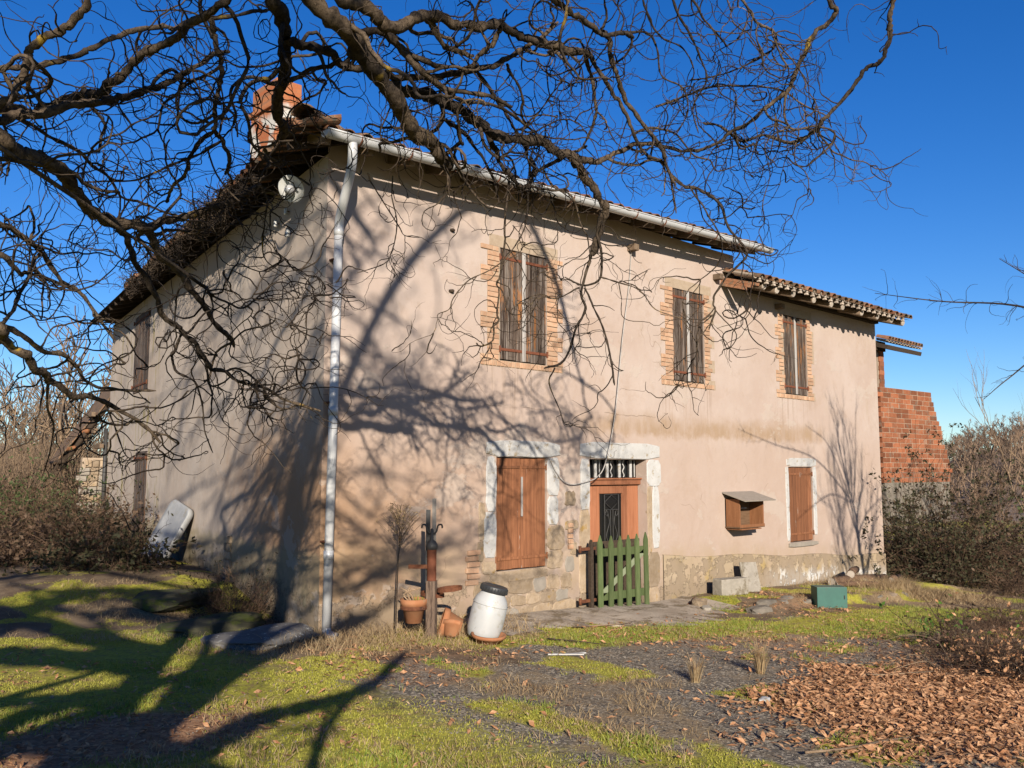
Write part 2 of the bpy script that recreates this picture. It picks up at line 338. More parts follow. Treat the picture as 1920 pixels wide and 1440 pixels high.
def bark(name, a, b, c, lich, lt):
    t = NT(name, .95, .1); p = t.coord('pos'); n = t.noise(p, 16, 6, .75)
    col = t.mix(t.ramp(n, .35, .65), a, b); col = t.mix(t.ramp(t.noise(p, 55, 4, .7), .5, .7), col, c)
    col = t.mix(t.ramp(t.noise(p, 3.2, 4, .6), *lt), col, lich)
    col = t.mix(t.ramp(t.noise(p, 1.1, 3, .6), .35, .65), t.mix(1.0, col, (.55, .55, .58), 'MULTIPLY'), t.mix(1.0, col, (1.5, 1.4, 1.25), 'MULTIPLY'))
    t.out(col, t.bump(t.noise(t.map(p, (1, 1, .6)), 45, 6, .75), .8, .012))
bark('bark', (.055, .043, .034), (.15, .118, .09), (.022, .018, .015), (.36, .25, .05), (.64, .70))
bark('twig', (.05, .039, .031), (.09, .07, .055), (.03, .024, .02), (.16, .13, .09), (.6, .7))
bark('twig_pale', (.26, .19, .13), (.34, .26, .19), (.17, .12, .085), (.2, .16, .11), (.6, .7))
bark('twig_far', (.26, .19, .14), (.34, .25, .19), (.20, .145, .11), (.2, .15, .1), (.6, .7))
bark('stem_brown', (.13, .085, .06), (.21, .14, .10), (.08, .05, .035), (.25, .17, .11), (.6, .7))
# ground: layout weights come from the mesh (asphalt, moss, leaves, dry grass)
t = NT('ground', .95, .15); p = t.coord('pos'); A = t.attr('layout'); ch = t.xyz(A['Vector']); dryw = t.attr('dry')['Fac']
n1 = t.noise(p, 3, 6, .7); n2 = t.noise(p, 26, 5, .7); n3 = t.noise(p, 90, 3, .7)
dirt = t.mix(t.ramp(n1, .35, .65), (.12, .085, .055), (.20, .15, .10))
vg = t.voro(p, 55, 'F1', 'Color'); vgx = t.xyz(vg)[0]
asph = t.mix(t.ramp(vgx, .5, .95), (.115, .102, .086), (.42, .37, .30)); asph = t.mix(t.ramp(n1, .48, .68), asph, (.22, .175, .125)); asph = t.mix(t.ramp(t.noise(p, 9, 6, .75), .55, .68, 0, .6), asph, (.17, .135, .085))
moss = t.mix(t.ramp(n2, .35, .65), (.24, .235, .03), (.42, .40, .06)); moss = t.mix(t.ramp(n1, .5, .7), moss, (.27, .23, .06))
lv = t.voro(p, 28, 'F1', 'Color'); leaf = t.mix(t.xyz(lv)[1], (.22, .11, .06), (.40, .24, .14))
dry = t.mix(t.ramp(n2, .35, .65), (.20, .14, .08), (.33, .25, .15))
moss = t.mix(t.ramp(t.noise(p, 6, 6, .75), .52, .66, 0, .7), moss, (.19, .145, .07))
def th(w, k=.35): return t.ramp(t.math('ADD', w, t.math('MULTIPLY', t.math('SUBTRACT', t.math('ADD', t.math('MULTIPLY', n1, .6), t.math('MULTIPLY', n2, .4)), .5), 1.3)), .5-k/2, .5+k/2)
col = t.mix(th(ch[0], .35), dirt, asph); col = t.mix(th(dryw, .5), col, dry); col = t.mix(th(ch[1], .55), col, moss); col = t.mix(th(ch[2], .5), col, leaf)
b = t.bump(n2, .6, .02); b = t.bump(n3, .6, .008, b); b = t.bump(vgx, .25, .004, b); t.out(t.mix(1.0, col, (1.6, 1.55, 1.46), 'MULTIPLY'), b)
simple('path_dirt', (.42, .34, .26), (.60, .51, .41), 2.6, .95, .8, 30, .012, 0, (.26, .20, .13), (.50, .62), 3.5, coord='pos')
simple('hill_ground', (.30, .21, .15), (.42, .31, .22), .3, .95, .5, 2, .1, coord='pos')
# ================================================================ ground
def lines(lo, hi, step, far, g=1.22):
    a = list(np.arange(lo, hi+1e-6, step)); d = step; x = hi; r = []
    while x < far: d *= g; x += d; r.append(x)
    d = step; x = lo; l = []
    while x > -far: d *= g; x -= d; l.append(x)
    return np.array(l[::-1]+a+r)
gx = lines(-6.5, 14, .11, 600); gy = lines(-8, 5, .11, 600)
GX, GY = np.meshgrid(gx, gy, indexing='ij'); GZ = ground_h(GX, GY)
nx, ny = GX.shape; idx = np.arange(nx*ny).reshape(nx, ny)
F = np.stack([idx[:-1, :-1], idx[1:, :-1], idx[1:, 1:], idx[:-1, 1:]], -1).reshape(-1, 4)
def seg(x, y, a, b):
    ax, ay = a; bx, by = b; L2 = (bx-ax)**2+(by-ay)**2; u = np.clip(((x-ax)*(bx-ax)+(y-ay)*(by-ay))/L2, 0, 1)
    return np.hypot(x-ax-u*(bx-ax), y-ay-u*(by-ay))
def layout(x, y):
    x = np.asarray(x, float); y = np.asarray(y, float); big = fbm(x*.55+3, y*.55, 4); med = fbm(x*1.3, y*1.3+7, 4)
    drv = np.minimum(np.minimum(seg(x, y, (-2.2, -3.0), (1.5, -3.9)), seg(x, y, (1.5, -3.4), (6.5, -3.9))), seg(x, y, (-1.6, -4.4), (.9, -6.6)))
    a = sm(2.3, 1.2, drv + (med-.5)*2.2)
    lf = np.maximum(sm(2.3, .9, np.hypot((x-2.75)/1.15, (y+6.0)/.78)+(med-.5)*1.2), .75*sm(1.5, .4, np.hypot((x+3.3)/1.2, (y+2.9)/.7)+(med-.5)))
    lf = np.maximum(lf, .42*sm(.5, .7, big))
    mo = np.clip(sm(.46+.07*a, .60+.05*a, fbm(x*1.5+9, y*1.5+2, 5)) * (1-.2*a) + .75*sm(-.4, -1.8, x)*sm(2.0, 0., y), 0, 1)
    mo = np.maximum(mo, .9*sm(.9, .3, seg(x, y, (2.6, -1.75), (5.4, -2.25))+(med-.5)*.5)); mo = np.maximum(mo, .9*sm(1.2, .4, seg(x, y, (6, -3.0), (9.5, -3.1))+(med-.5)*.8))
    mo = mo*(1-.9*sm(.4, .8, lf)); dr = np.maximum(sm(9, 11.5, x)*sm(-4, -2.5, y), .5*sm(.5, .7, fbm(x*.8+31, y*.8, 3)))
    dr = np.maximum(dr, sm(10, 20, np.hypot(x-2, y+2))); dr = np.maximum(dr, .7*sm(.9, .3, seg(x, y, (-.2, -.8), (1.7, -1.1))))
    return a, mo, lf, dr
la, lm, ll, ld = layout(GX, GY)
me = np_mesh('ground', np.stack([GX, GY, GZ], -1).reshape(-1, 3), F, True)
at = me.attributes.new('layout', 'FLOAT_VECTOR', 'POINT'); at.data.foreach_set('vector', np.stack([la, lm, ll], -1).astype(np.float32).ravel())
at = me.attributes.new('dry', 'FLOAT', 'POINT'); at.data.foreach_set('value', ld.astype(np.float32).ravel())
setprops(link('ground', me, 'ground'), kind='structure')
# path of worn concrete along the front of the door
mb = MB(); px = np.linspace(1.9, 6.9, 26)
yo = -1.15 - .12*np.sin(px*1.7) - .1*fbm(px*2, px*0, 2) - .5*sm(3.2, 4.6, px)*(1-sm(5.6, 6.9, px)); top = ground_h(px, px*0-.8)+.03
vsx = []
for i, x in enumerate(px): vsx += [(x, -.03, top[i]+.03), (x, (yo[i])*.5, top[i]+.012+.02*math.sin(i*2.1)), (x, yo[i]+.06*math.sin(i*1.7), top[i]-.03+.015*math.sin(i*2.9)), (x, yo[i]-.05, top[i]-.12)]
mb.add(vsx, [(i*4+j, i*4+4+j, i*4+5+j, i*4+1+j) for i in range(len(px)-1) for j in range(3)])
o = mb.build('path', 'path_dirt'); setprops(o, kind='structure')
# ================================================================ farmhouse
house = thing('farmhouse', 'old two-storey farmhouse with peeling pink plaster and closed wooden shutters', 'house')
def wall_mesh(org, d, nrm, L, z0, z1, holes, depth, step=.45, skip=None):
    """vertical wall from org along d, outward normal nrm; holes = (s0,s1,za,zb)"""
    def grid(a, b, cuts):
        c = sorted(set([a, b]+[x for x in cuts if a < x < b])); o = []
        for p, q in zip(c[:-1], c[1:]):
            n = max(1, int(math.ceil((q-p)/step))); o += [p+(q-p)*i/n for i in range(n)]
        return o+[c[-1]]
    ss = grid(0, L, [h[0] for h in holes]+[h[1] for h in holes]+([skip[0]] if skip else []))
    zs = grid(z0, z1, [h[2] for h in holes]+[h[3] for h in holes]+([skip[1]] if skip else []))
    mb = MB(); pt = lambda s, z, o=0: (org[0]+d[0]*s+nrm[0]*o, org[1]+d[1]*s+nrm[1]*o, z)
    vid = {}
    def V(s, z):
        k = (round(s, 4), round(z, 4))
        if k not in vid:
            edge = any(abs(s-h[0]) < 1e-3 or abs(s-h[1]) < 1e-3 for h in holes) or s < 1e-3 or s > L-1e-3
            o = 0 if edge else .012*(float(fbm(s*.8+5, z*.8))-.5)
            vid[k] = len(mb.v); mb.v.append(pt(s, z, o))
        return vid[k]
    for a, b in zip(ss[:-1], ss[1:]):
        for c, e in zip(zs[:-1], zs[1:]):
            ms, mz = (a+b)/2, (c+e)/2
            if any(h[0] < ms < h[1] and h[2] < mz < h[3] for h in holes): continue
            if skip and ms > skip[0] and mz > skip[1]: continue
            mb.f.append((V(a, c), V(b, c), V(b, e), V(a, e)))
    for h in holes:
        q = [(h[0], h[2]), (h[1], h[2]), (h[1], h[3]), (h[0], h[3])]
        for i in range(4):
            (a, b), (c, e) = q[i], q[(i+1) % 4]; mb.add([pt(a, b), pt(c, e), pt(c, e, -depth), pt(a, b, -depth)], [(0, 1, 2, 3)])
    return mb
HO = [(2.80, 3.735, 3.44, 5.045), (6.82, 7.745, 3.44, 5.05), (10.495, 11.41, 3.435, 5.035), (2.74, 3.725, .545, 2.10), (4.655, 6.04, -.7, 2.09), (10.53, 11.475, .51, 1.99)]
wall_mesh((0, 0), (1, 0), (0, -1), 14.65, -1.0, 5.93, HO, .24, skip=(8.75, 5.45)).build('front_wall', 'plaster_front', house)
SH = [(10.2, 11.85, 3.65, 5.43), (9.95, 11.2, .2, 2.33)]
wall_mesh((0, 0), WD, WN, 15.0, -.6, 5.70, SH, .2).build('side_wall', 'plaster_side', house)
mb = MB(); bx, by = WD[0]*15, WD[1]*15
mb.add([(14.65, 0, -1.2), (14.65, 13, -1.2), (14.65, 13, 5.4), (14.65, 0, 5.4)], [(0, 1, 2, 3)])
mb.add([(8.75, 0, 5.3), (8.75, 13, 5.3), (8.75, 13, 6.1), (8.75, 6, 7.7), (8.75, 0, 5.93)], [(0, 1, 2, 3, 4)])
mb.add([(bx, by, -1), (14.65, 13, -1), (14.65, 13, 5.5), (bx, by, 5.5)], [(0, 1, 2, 3)])
mb.build('rear_wall', 'plaster_side', house)
# plinth band: slightly proud base of the wall, dropping to the right with the ground
mb = MB()
xs = np.linspace(6.42, 14.665, 34)
zt = .525-.0595*(xs-6.35)+.02*np.sin(xs*2.3)
v_ = []
for x, z in zip(xs, zt): v_ += [(x, .002, z+.012), (x, -.028, z), (x, -.034, -1.05)]
mb.add(v_, [(i*3+j, i*3+3+j, i*3+4+j, i*3+1+j) for i in range(len(xs)-1) for j in range(2)])
mb.build('plinth', 'plaster_plinth', house)
# ---- brick surrounds of the three upper windows
def brickmesh(l, h, d, nm): return MB().box((0, 0, 0), (l, d, h), bev=.006).mesh(nm)
BR = [brickmesh(.215, .062, .05, 'brick'), brickmesh(.105, .062, .05, 'brick'), brickmesh(.062, .075, .05, 'brick'), brickmesh(.155, .062, .05, 'brick')]
def surround(x0, x1, z0, z1, lw, rw, seed):
    rr = random.Random(seed); bed = MB(); n = int(round((z1-z0)/.0745)); ch = (z1-z0)/n; pieces = []
    mode = [rr.randint(0, 1), rr.randint(0, 1)]
    for i in range(n):
        zc = z0+(i+.5)*ch
        for sd_ in (0, 1):
            if i % 3 == 0: mode[sd_] = 1-mode[sd_] if rr.random() < .85 else mode[sd_]
            w = (lw if sd_ == 0 else rw) - (0 if mode[sd_] else .125)
            if i == 0: w = lw if sd_ == 0 else rw
            a, b = (x0-w, x0) if sd_ == 0 else (x1, x1+w)
            bed.box(((a+b)/2, .012, zc), (b-a-.004, .03, ch+.0005))
            x = a+.004
            seqs = [(0, .215), (1, .105)] if (i % 2) else [(1, .105), (0, .215)]
            if w < .3: seqs = [(0, .215)] if w > .2 else [(3, .155)]
            for k, l in seqs:
                if x+l > b+.01: continue
                pieces.append((k, (x+l/2+rr.uniform(-.002, .002), .0125-rr.uniform(0, .010), zc+rr.uniform(-.002, .002)), rr.uniform(-.012, .012))); x += l+.011
    bed.box(((x0+x1)/2, .012, z0-.045), (x1-x0+lw+rw-.01, .03, .09))
    x = x0-lw+.04
    while x < x1+rw-.03:
        pieces.append((2, (x, .0125-rr.uniform(0, .010), z0-.045), rr.uniform(-.02, .02))); x += .0735
    root = bed.build('window_surround', 'mortar', house)
    for k, p, a in pieces: link('brick', BR[k], 'brick_soft', root, p, (0, a, 0))
    MB().box(((x0+x1)/2+.02, .0145, z1+.085), (x1-x0+.45, .035, .165), bev=.005).build('lintel', 'mortar', root)
for i, h in enumerate(HO[:3]): surround(h[0], h[1], h[2], h[3], .365-.02*i, .335-.02*i, 11+i)
# ---- shutters
def shutter_pair(x0, x1, z0, z1, yf, mat, strip, hinge, seed, xform=None, nm='shutter', label=None):
    rr = random.Random(seed); xm = (x0+x1)/2+rr.uniform(-.01, .01); g = .006
    tx = xform or (lambda p: p)
    for a, b, first in ((x0+g, xm-.003, 1), (xm+.003, x1-g, 0)):
        def put(mb, name, m, par):
            mb.v = [tx(p) for p in mb.v]; return mb.build(name, m, par)
        root = put(MB().box(((a+b)/2, yf+.045, (z0+z1)/2), (b-a, .02, z1-z0-.02)), nm, mat, house)
        if label: root['label'] = label
        n = 3 if b-a < .6 else 4; w = (b-a)/n
        cuts = [a]+[a+w*(i+1)+rr.uniform(-.018, .018) for i in range(n-1)]+[b]
        for p, q in zip(cuts[:-1], cuts[1:]):
            m = MB(); zb = z0+.012+rr.uniform(0, .012); ztp = z1-.01-rr.uniform(0, .012)
            m.box((0, 0, (zb+ztp)/2-(z0+z1)/2), (q-p-.005, .024, ztp-zb), bev=.004)
            if xform: m.v = [tx(((p+q)/2+v[0], yf+.02+v[1]-rr.uniform(0, .001), (z0+z1)/2+v[2])) for v in m.v]; m.build('plank', mat, root)
            else: link('plank', m.mesh('plank'), mat, root, ((p+q)/2, yf+.02-rr.uniform(0, .005), (z0+z1)/2))
        for zz in (z0+.16, z1-.14):
            hm = MB().box(((a+b)/2+(-.01 if first else .01), yf-.001, zz), (b-a-.02, .012, .038), bev=.003)
            xx = a-.012 if first else b+.012
            hm.tube([(xx, yf-.012, zz-.045), (xx, yf-.012, zz+.045)], .016, 8)
            put(hm, 'strap_hinge', hinge, root)
        if first and strip:
            put(MB().box((xm-.012, yf-.010, (z0+z1)/2), (.062, .022, z1-z0-.03), bev=.005), 'cover_strip', strip, root)
for i, h in enumerate(HO[:3]): shutter_pair(*h, .005, 'shutter_grey', 'strip_white', 'rust_red', 20+i)
shutter_pair(*HO[3], .02, 'shutter_paint', None, 'shutter_paint', 31); shutter_pair(*HO[5], .02, 'shutter_paint', None, 'shutter_paint', 33)
MB().box((3.235, .01, 1.55), (.03, .02, .55), bev=.004).build('cover_strip', 'strip_white', [o for o in house.children if o.name.startswith('shutter')][6])
ws = lambda p: side(p[0], -p[1], p[2])
shutter_pair(*SH[0], -.02, 'shutter_grey', None, 'rust', 41, ws); shutter_pair(*SH[1], -.02, 'shutter_grey', None, 'rust', 42, ws)
# ---- stones and lime-washed surrounds
def block(mb_parent, name, x0, x1, z0, z1, mat, proud=.016, jit=.012, seed=0):
    rr = random.Random(seed+int(x0*97+z0*31)); n = 16; cx, cz = (x0+x1)/2, (z0+z1)/2; hx, hz = (x1-x0)/2, (z1-z0)/2; poly = []
    for i in range(n):
        a = (i+.5)/n*2*math.pi; c, s_ = math.cos(a), math.sin(a); k = 1/max(abs(c), abs(s_)); kk = min(k, 1.40)
        poly.append((c*kk*hx+rr.uniform(-jit, jit), s_*kk*hz+rr.uniform(-jit, jit)))
    ins = [(x*(1-.010/hx if hx > .04 else .9), z*(1-.010/hz if hz > .04 else .9)) for x, z in poly]
    mb = MB(); y1 = -proud-rr.uniform(0, .008)
    vs_ = [(x, .03, z) for x, z in poly]+[(x, y1+.01, z) for x, z in poly]+[(x, y1, z) for x, z in ins]
    fs = [(r*n+i, r*n+(i+1) % n, r*n+n+(i+1) % n, r*n+n+i) for r in range(2) for i in range(n)]+[tuple(range(2*n, 3*n))]
    mb.add(vs_, fs); return link(name, mb.mesh(name), mat, mb_parent, (cx, 0, cz))
sur = MB().box((3.22, .02, 2.2), (1.4, .02, .1)).build('window_surround', 'mortar', house)
for a in ((2.55, 4.0, 2.104, 2.33), (2.55, 2.737, 1.36, 2.10), (2.51, 2.737, .74, 1.355), (3.73, 3.985, 1.55, 2.10), (3.73, 3.96, 1.13, 1.545)): block(sur, 'stone', *a, 'white_lime', .012, .008)
for a in ((2.42, 2.545, .98, 1.48), (2.40, 2.505, .70, .97), (3.73, 4.08, .78, 1.12), (2.60, 3.73, .40, .535), (2.48, 2.73, .52, .70), (3.73, 4.05, .50, .77)): block(sur, 'stone', *a, 'stone_beige', .010, .012)
dsr = MB().box((5.3, .02, 2.22), (1.8, .02, .1)).build('door_surround', 'mortar', house)
for a in ((4.44, 6.385, 2.094, 2.35), (4.44, 4.652, 1.33, 2.09), (6.043, 6.41, 1.66, 2.09), (6.17, 6.36, .66, 1.655)): block(dsr, 'stone', *a, 'white_lime', .014, .006)
for a in ((4.42, 4.652, .72, 1.325), (4.40, 4.652, .10, .715), (4.38, 4.652, -.45, .095), (6.043, 6.165, .60, 1.655), (6.043, 6.34, .05, .595), (6.043, 6.33, -.55, .045)): block(dsr, 'stone', *a, 'stone_beige', .012, .008)
sr3 = MB().box((11.05, .02, 2.08), (1.0, .02, .08)).build('window_surround', 'mortar', house)
for a in ((10.46, 11.64, 1.995, 2.165), (10.40, 10.526, 1.2, 1.99), (10.41, 10.526, .55, 1.195), (11.48, 11.63, 1.25, 1.99), (11.48, 11.61, .62, 1.245)): block(sr3, 'stone', *a, 'white_lime', .010, .006)
block(sr3, 'stone', 10.45, 11.6, .42, .505, 'concrete', .03, .008)
# rubble showing where the plaster has fallen, between and below the door and window
rub = MB().box((3.3, .03, .1), (2.0, .02, .6)).build('rubble_base', 'mortar', house)
rr = random.Random(5); z = -.34
while z < 1.95:
    h_ = rr.uniform(.13, .25); x = 1.9+rr.uniform(0, .2)
    while x < 4.42:
        w_ = rr.uniform(.18, .50) if not (x > 3.95 and z > .35) else rr.uniform(.13, .33); cx, cz = x+w_/2, z+h_/2
        inside = (cz < .40 and cx > 2.25+.25*math.sin(cz*9) and x+w_ < 4.41) or (x > 4.09 and x+w_ < 4.44 and cz < 1.95) or (cz < .12 and cx > 1.95 and x+w_ < 4.41)
        if inside and cz > -.05-.05*cx - .15: block(rub, 'stone', x+.006, x+w_-.006, z+.006, z+h_-.006, 'stone_beige' if rr.random() < .8 else 'concrete', .010, .014, rr.randint(0, 999))
        x += w_
    z += h_
for i in range(5): link('brick', BR[1], 'block_red', rub, (4.20+rr.uniform(-.02, .02), -.002, .80+i*.078), (0, rr.uniform(-.05, .05), 0))
for i in range(6): link('brick', BR[0], 'block_red', rub, (2.30+.03*(i % 2), .003-.004*(i % 3), .44+i*.078), (0, rr.uniform(-.03, .03), 0))
# exposed stone strip low on the side wall
sst = MB(); sst.box((0, 0, 0), (.34, .02, .62)); sst.v = [side(3.72+p[0], -.012+p[1], .66+p[2]) for p in sst.v]; sst = sst.build('stone_patch', 'mortar', house)
for i in range(5):
    for j in range(2):
        m = MB().box((0, 0, 0), (.15, .05, .105), bev=.012); m.v = [side(3.64+.16*j+.02*math.sin(i*3)+p[0], .005+p[1], .42+.118*i+p[2]) for p in m.v]; m.build('stone', 'stone_beige', sst)
# ---- door in its reveal
door = MB().box((5.35, .215, .68), (1.375, .04, 2.1)).build('door', 'door_paint', house)
def dpart(name, c, d, mat='door_paint', bev=.006): return MB().box(c, d, bev=bev).build(name, mat, door)
dpart('moulding', (5.36, .165, 1.735), (1.36, .09, .085)); dpart('moulding', (5.36, .15, 1.785), (1.37, .12, .025), bev=.004)
for x, w_ in ((4.75, .16), (4.965, .20), (5.70, .11), (5.90, .27)): dpart('stile', (x, .19, .69), (w_, .03, 1.98))
dpart('rail', (5.35, .188, 1.62), (.58, .03, .13)); dpart('rail', (5.35, .188, .60), (.58, .03, .22)); dpart('panel', (5.35, .192, .12), (.52, .02, .68))
dpart('dark_board', (5.35, .165, .27), (1.36, .02, 1.10), 'wood_dark', .004)  # dark board added to darken the lower door seen between the gate pickets
dpart('glass_pane', (5.36, .194, 1.12), (.52, .006, .86), 'glass_dark', 0)
gr = MB()
for x in (5.19, 5.53): gr.tube([(x, .17, .72), (x, .17, 1.54)], .007, 6)
for z in (.72, 1.30, 1.54): gr.tube([(5.19, .17, z), (5.53, .17, z)], .007, 6)
gr.tube([(5.19, .17, 1.42), (5.36, .17, 1.53), (5.53, .17, 1.42), (5.36, .17, 1.31), (5.19, .17, 1.42)], .006, 6)
for k in (-1, 1):
    gr.tube(catmull([(5.36+k*.12, .17, 1.30), (5.36+k*.15, .17, 1.24), (5.36+k*.11, .17, 1.20), (5.36+k*.09, .17, 1.24)], 5), .006, 6)
    gr.tube(catmull([(5.36+k*.10, .17, 1.28), (5.36+k*.06, .17, 1.1), (5.36+k*.13, .17, .9), (5.36+k*.05, .17, .74)], 5), .006, 6)
for x in (5.33, 5.39): gr.tube([(x, .17, .72), (x, .17, 1.30)], .006, 6)
gr.build('grille', 'iron_dark', door)
dpart('glass_pane', (5.35, .22, 1.94), (1.37, .006, .29), 'glass_dark', 0)
for i, x in enumerate((4.98, 5.26, 5.56, 5.84)):
    dpart('transom_bar', (x, .17, 1.945), (.045, .03, .28), 'white_lime', .004)
    zz = np.linspace(1.81, 2.08, 14); wv = .018*np.sin((zz-1.81)*50) if i in (1, 2) else 0*zz
    MB().tube(np.stack([x+.085+wv, zz*0+.16, zz], -1), .009, 6).build('transom_bar', 'white_lime', door)
MB().add([(4.66, .5, -.7), (6.03, .5, -.7), (6.03, .5, 2.2), (4.66, .5, 2.2)], [(0, 1, 2, 3)]).build('door_backing', 'dark_inside', house)
dpart('threshold', (5.35, .06, -.30), (1.37, .32, .12), 'stone_grey', .01)
# ================================================================ roofs
PIT = R(17)
def tile_mesh(name, r0, r1, L, inv=False, n=8, th=.014):
    vs_ = []; fs = []
    for r_, y in ((r0, 0), (r1, L)):
        for rad in (r_, r_-th):
            for i in range(n+1):
                a = math.pi*i/n; z = rad*math.sin(a)*.85; vs_.append((rad*math.cos(a), y, -z if inv else z))
    m = n+1
    for i in range(n):
        fs += [(i, i+1, 2*m+i+1, 2*m+i), (m+i, 3*m+i, 3*m+i+1, m+i+1), (i, m+i, m+i+1, i+1), (2*m+i, 2*m+i+1, 3*m+i+1, 3*m+i)]
    fs += [(0, 2*m, 3*m, m), (n, m+n, 3*m+n, 2*m+n)]
    return MB().add(vs_, fs).mesh(name, False)
COV = [tile_mesh('roof_tile', .098, .078, .44) for _ in range(3)]; PAN = [tile_mesh('roof_tile', .085, .10, .42, True) for _ in range(2)]
for me_, m_ in zip(COV, ('tile_clay', 'tile_old', 'tile_clay')): me_.materials.append(MATS[m_])
for me_, m_ in zip(PAN, ('tile_clay', 'tile_end')): me_.materials.append(MATS[m_])
def slope_body(p0, du, dv, nu, pitch, vend, z0, name, parent, mat='tile_old', lift=.0):
    """columns of rounded tiles: p0 + du*u, running along dv from .3 to vend(u)"""
    V = []; F = []
    for c in range(nu):
        u = (c+.5)*pitch; ve = vend(u)
        if ve < .7: continue
        rows = max(2, int(ve/.36)+1); prof = [(-.12, 0), (-.085, .012), (-.05, .07), (0, .092), (.05, .07), (.085, .012), (.12, 0)]
        b0 = len(V)
        for r_ in range(rows+1):
            v_ = .34+(ve-.34)*r_/rows; jl = rng.uniform(-.006, .006)
            for a, h_ in prof:
                q = [p0[i]+du[i]*(u+a)+dv[i]*v_ for i in (0, 1)]; V.append((q[0], q[1], z0(u)+v_*math.tan(PIT)+h_+lift+jl))
        k = len(prof)
        for r_ in range(rows):
            for i in range(k-1): F.append((b0+r_*k+i, b0+r_*k+i+1, b0+r_*k+k+i+1, b0+r_*k+k+i))
    o = link(name, np_mesh(name, V, F), mat, parent); o['kind'] = 'stuff'; return o
def eave(parent, p0, du, dv, n, pitch, z0, rz, seed, pan_mat=0, second=True, nmax=999):
    rr = random.Random(seed)
    for c in range(min(n, nmax)):
        u = (c+.5)*pitch; k = rr.choice((0, 1, 1, 2))
        for row in ((0, 1) if second else (0,)):
            v_ = row*.33+rr.uniform(-.03, .02); z = z0(u)+v_*math.tan(PIT)+.012+.012*row+rr.uniform(-.006, .008)
            link('roof_tile', COV[(k+row) % 3], None, parent, (p0[0]+du[0]*u+dv[0]*v_, p0[1]+du[1]*u+dv[1]*v_, z), (PIT, rr.uniform(-.05, .05), rz+rr.uniform(-.04, .04)))
        u -= pitch/2; v_ = .05+rr.uniform(-.03, .03)
        link('roof_tile', PAN[pan_mat], None, parent, (p0[0]+du[0]*u+dv[0]*v_, p0[1]+du[1]*u+dv[1]*v_, z0(u)+.055+v_*math.tan(PIT)), (PIT, 0, rz+rr.uniform(-.04, .04)))
# main front slope
X0 = -.62; NF = 40; zf = lambda u: 5.755+.0290*(X0+u)
roof = slope_body((X0, -.5), (1, 0), (0, 1), NF, .242, lambda u: min(6.3, u*1.02+.1), zf, 'roof', house)
eave(roof, (X0, -.5), (1, 0), (0, 1), NF, .242, zf, 0, 1)
# side slope (hip)
SO = side(-.55, .58, 0); zs_ = lambda u: 5.735
roof_s = slope_body(SO, WD, -WN, 66, .242, lambda u: min(6.6, u*.98+.1), zs_, 'roof', house)
eave(roof_s, SO, WD, -WN, 66, .242, zs_, math.atan2(-(-WN[0]), -WN[1]), 2, second=False, nmax=44)
# lower right-hand roof
zl = lambda u: 5.335+.002*u
roof_l = slope_body((8.36, -.76), (1, 0), (0, 1), 27, .242, lambda u: 6.4, zl, 'roof', house)
eave(roof_l, (8.36, -.76), (1, 0), (0, 1), 27, .242, zl, 0, 3, pan_mat=1)
# hip tiles from the corner upwards
hx = Vector((1.0, .93, .29)).normalized(); rzh = math.atan2(-hx.x, hx.y); HIP = tile_mesh('hip_tile', .15, .125, .46, n=10, th=.018); HIP.materials.append(MATS['tile_old'])
for i in range(9):
    p_ = Vector((X0-.02, -.52, 5.84))+hx*(i*.38); link('hip_tile', HIP, None, roof, p_, (math.asin(hx.z)+.05, 0, rzh))
# rear slopes close the roofs
mb = MB(); mb.add([(5.5, 6.0, 7.72), (9.0, 5.8, 7.9), (9.0, 13.2, 5.8), (2.4, 14.9, 5.75)], [(0, 1, 2, 3)])
mb.add([(8.4, 5.6, 7.25), (14.85, 5.6, 7.25), (14.85, 13.2, 5.2), (8.4, 13.2, 5.2)], [(0, 1, 2, 3)]); mb.build('rear_roof', 'tile_old', house)
# boards under the eaves, rafters
mb = MB(); tp = math.tan(PIT)
mb.add([(X0, -.47, zf(0)-.012), (9.06, -.47, zf(9.68)-.012), (9.06, 1.2, zf(9.68)-.012+1.67*tp), (X0+1.6, 1.2, zf(1.6)-.012+1.67*tp)], [(0, 1, 2, 3)])
mb.add([SO[:2]+(5.72,), side(15.4, .58, 5.72), side(15.4, -1.2, 5.72+1.78*tp), side(1.0, -1.2, 5.72+1.78*tp)], [(0, 1, 2, 3)])
mb.add([(8.38, -.73, 5.322), (14.87, -.73, 5.335), (14.87, 1.0, 5.335+1.73*tp), (8.38, 1.0, 5.322+1.73*tp)], [(0, 1, 2, 3)])
mb.build('eave_boards', 'wood_dark', house)
RAF = MB().box((0, .42, -.062), (.085, .95, .11), bev=.006).mesh('rafter')
for i in range(16):
    x = -.30+i*.6
    if x < 8.95: link('rafter', RAF, 'wood_rafter', house, (x, -.45, zf(x-X0)-.014), (PIT, random.uniform(-.03, .03), random.uniform(-.03, .03)))
RAF2 = MB().box((0, .42, -.062), (.085, .95, .11), bev=.006).mesh('rafter'); RAF2.materials.append(MATS['wood_dark'])
for i in range(22):
    p_ = side(-.1+i*.68, .50, 5.735); link('rafter', RAF2, None, house, p_, (PIT, 0, math.atan2(WN[0], -WN[1])))
LOG = MB(); LOG.tube([(0, .1, 0), (0, 1.3, 0)], [.072, .08], 10)
LOGm = LOG.mesh('beam', True); LOGm.materials.append(MATS['wood_rafter'])
ENDm = MB().lathe([(0, -.006), (.058, -.004), (.070, .012), (.0725, .1)], n=10, M=Matrix.Rotation(-math.pi/2, 3, 'X')).mesh('beam_end'); ENDm.materials.append(MATS['wood_end'])
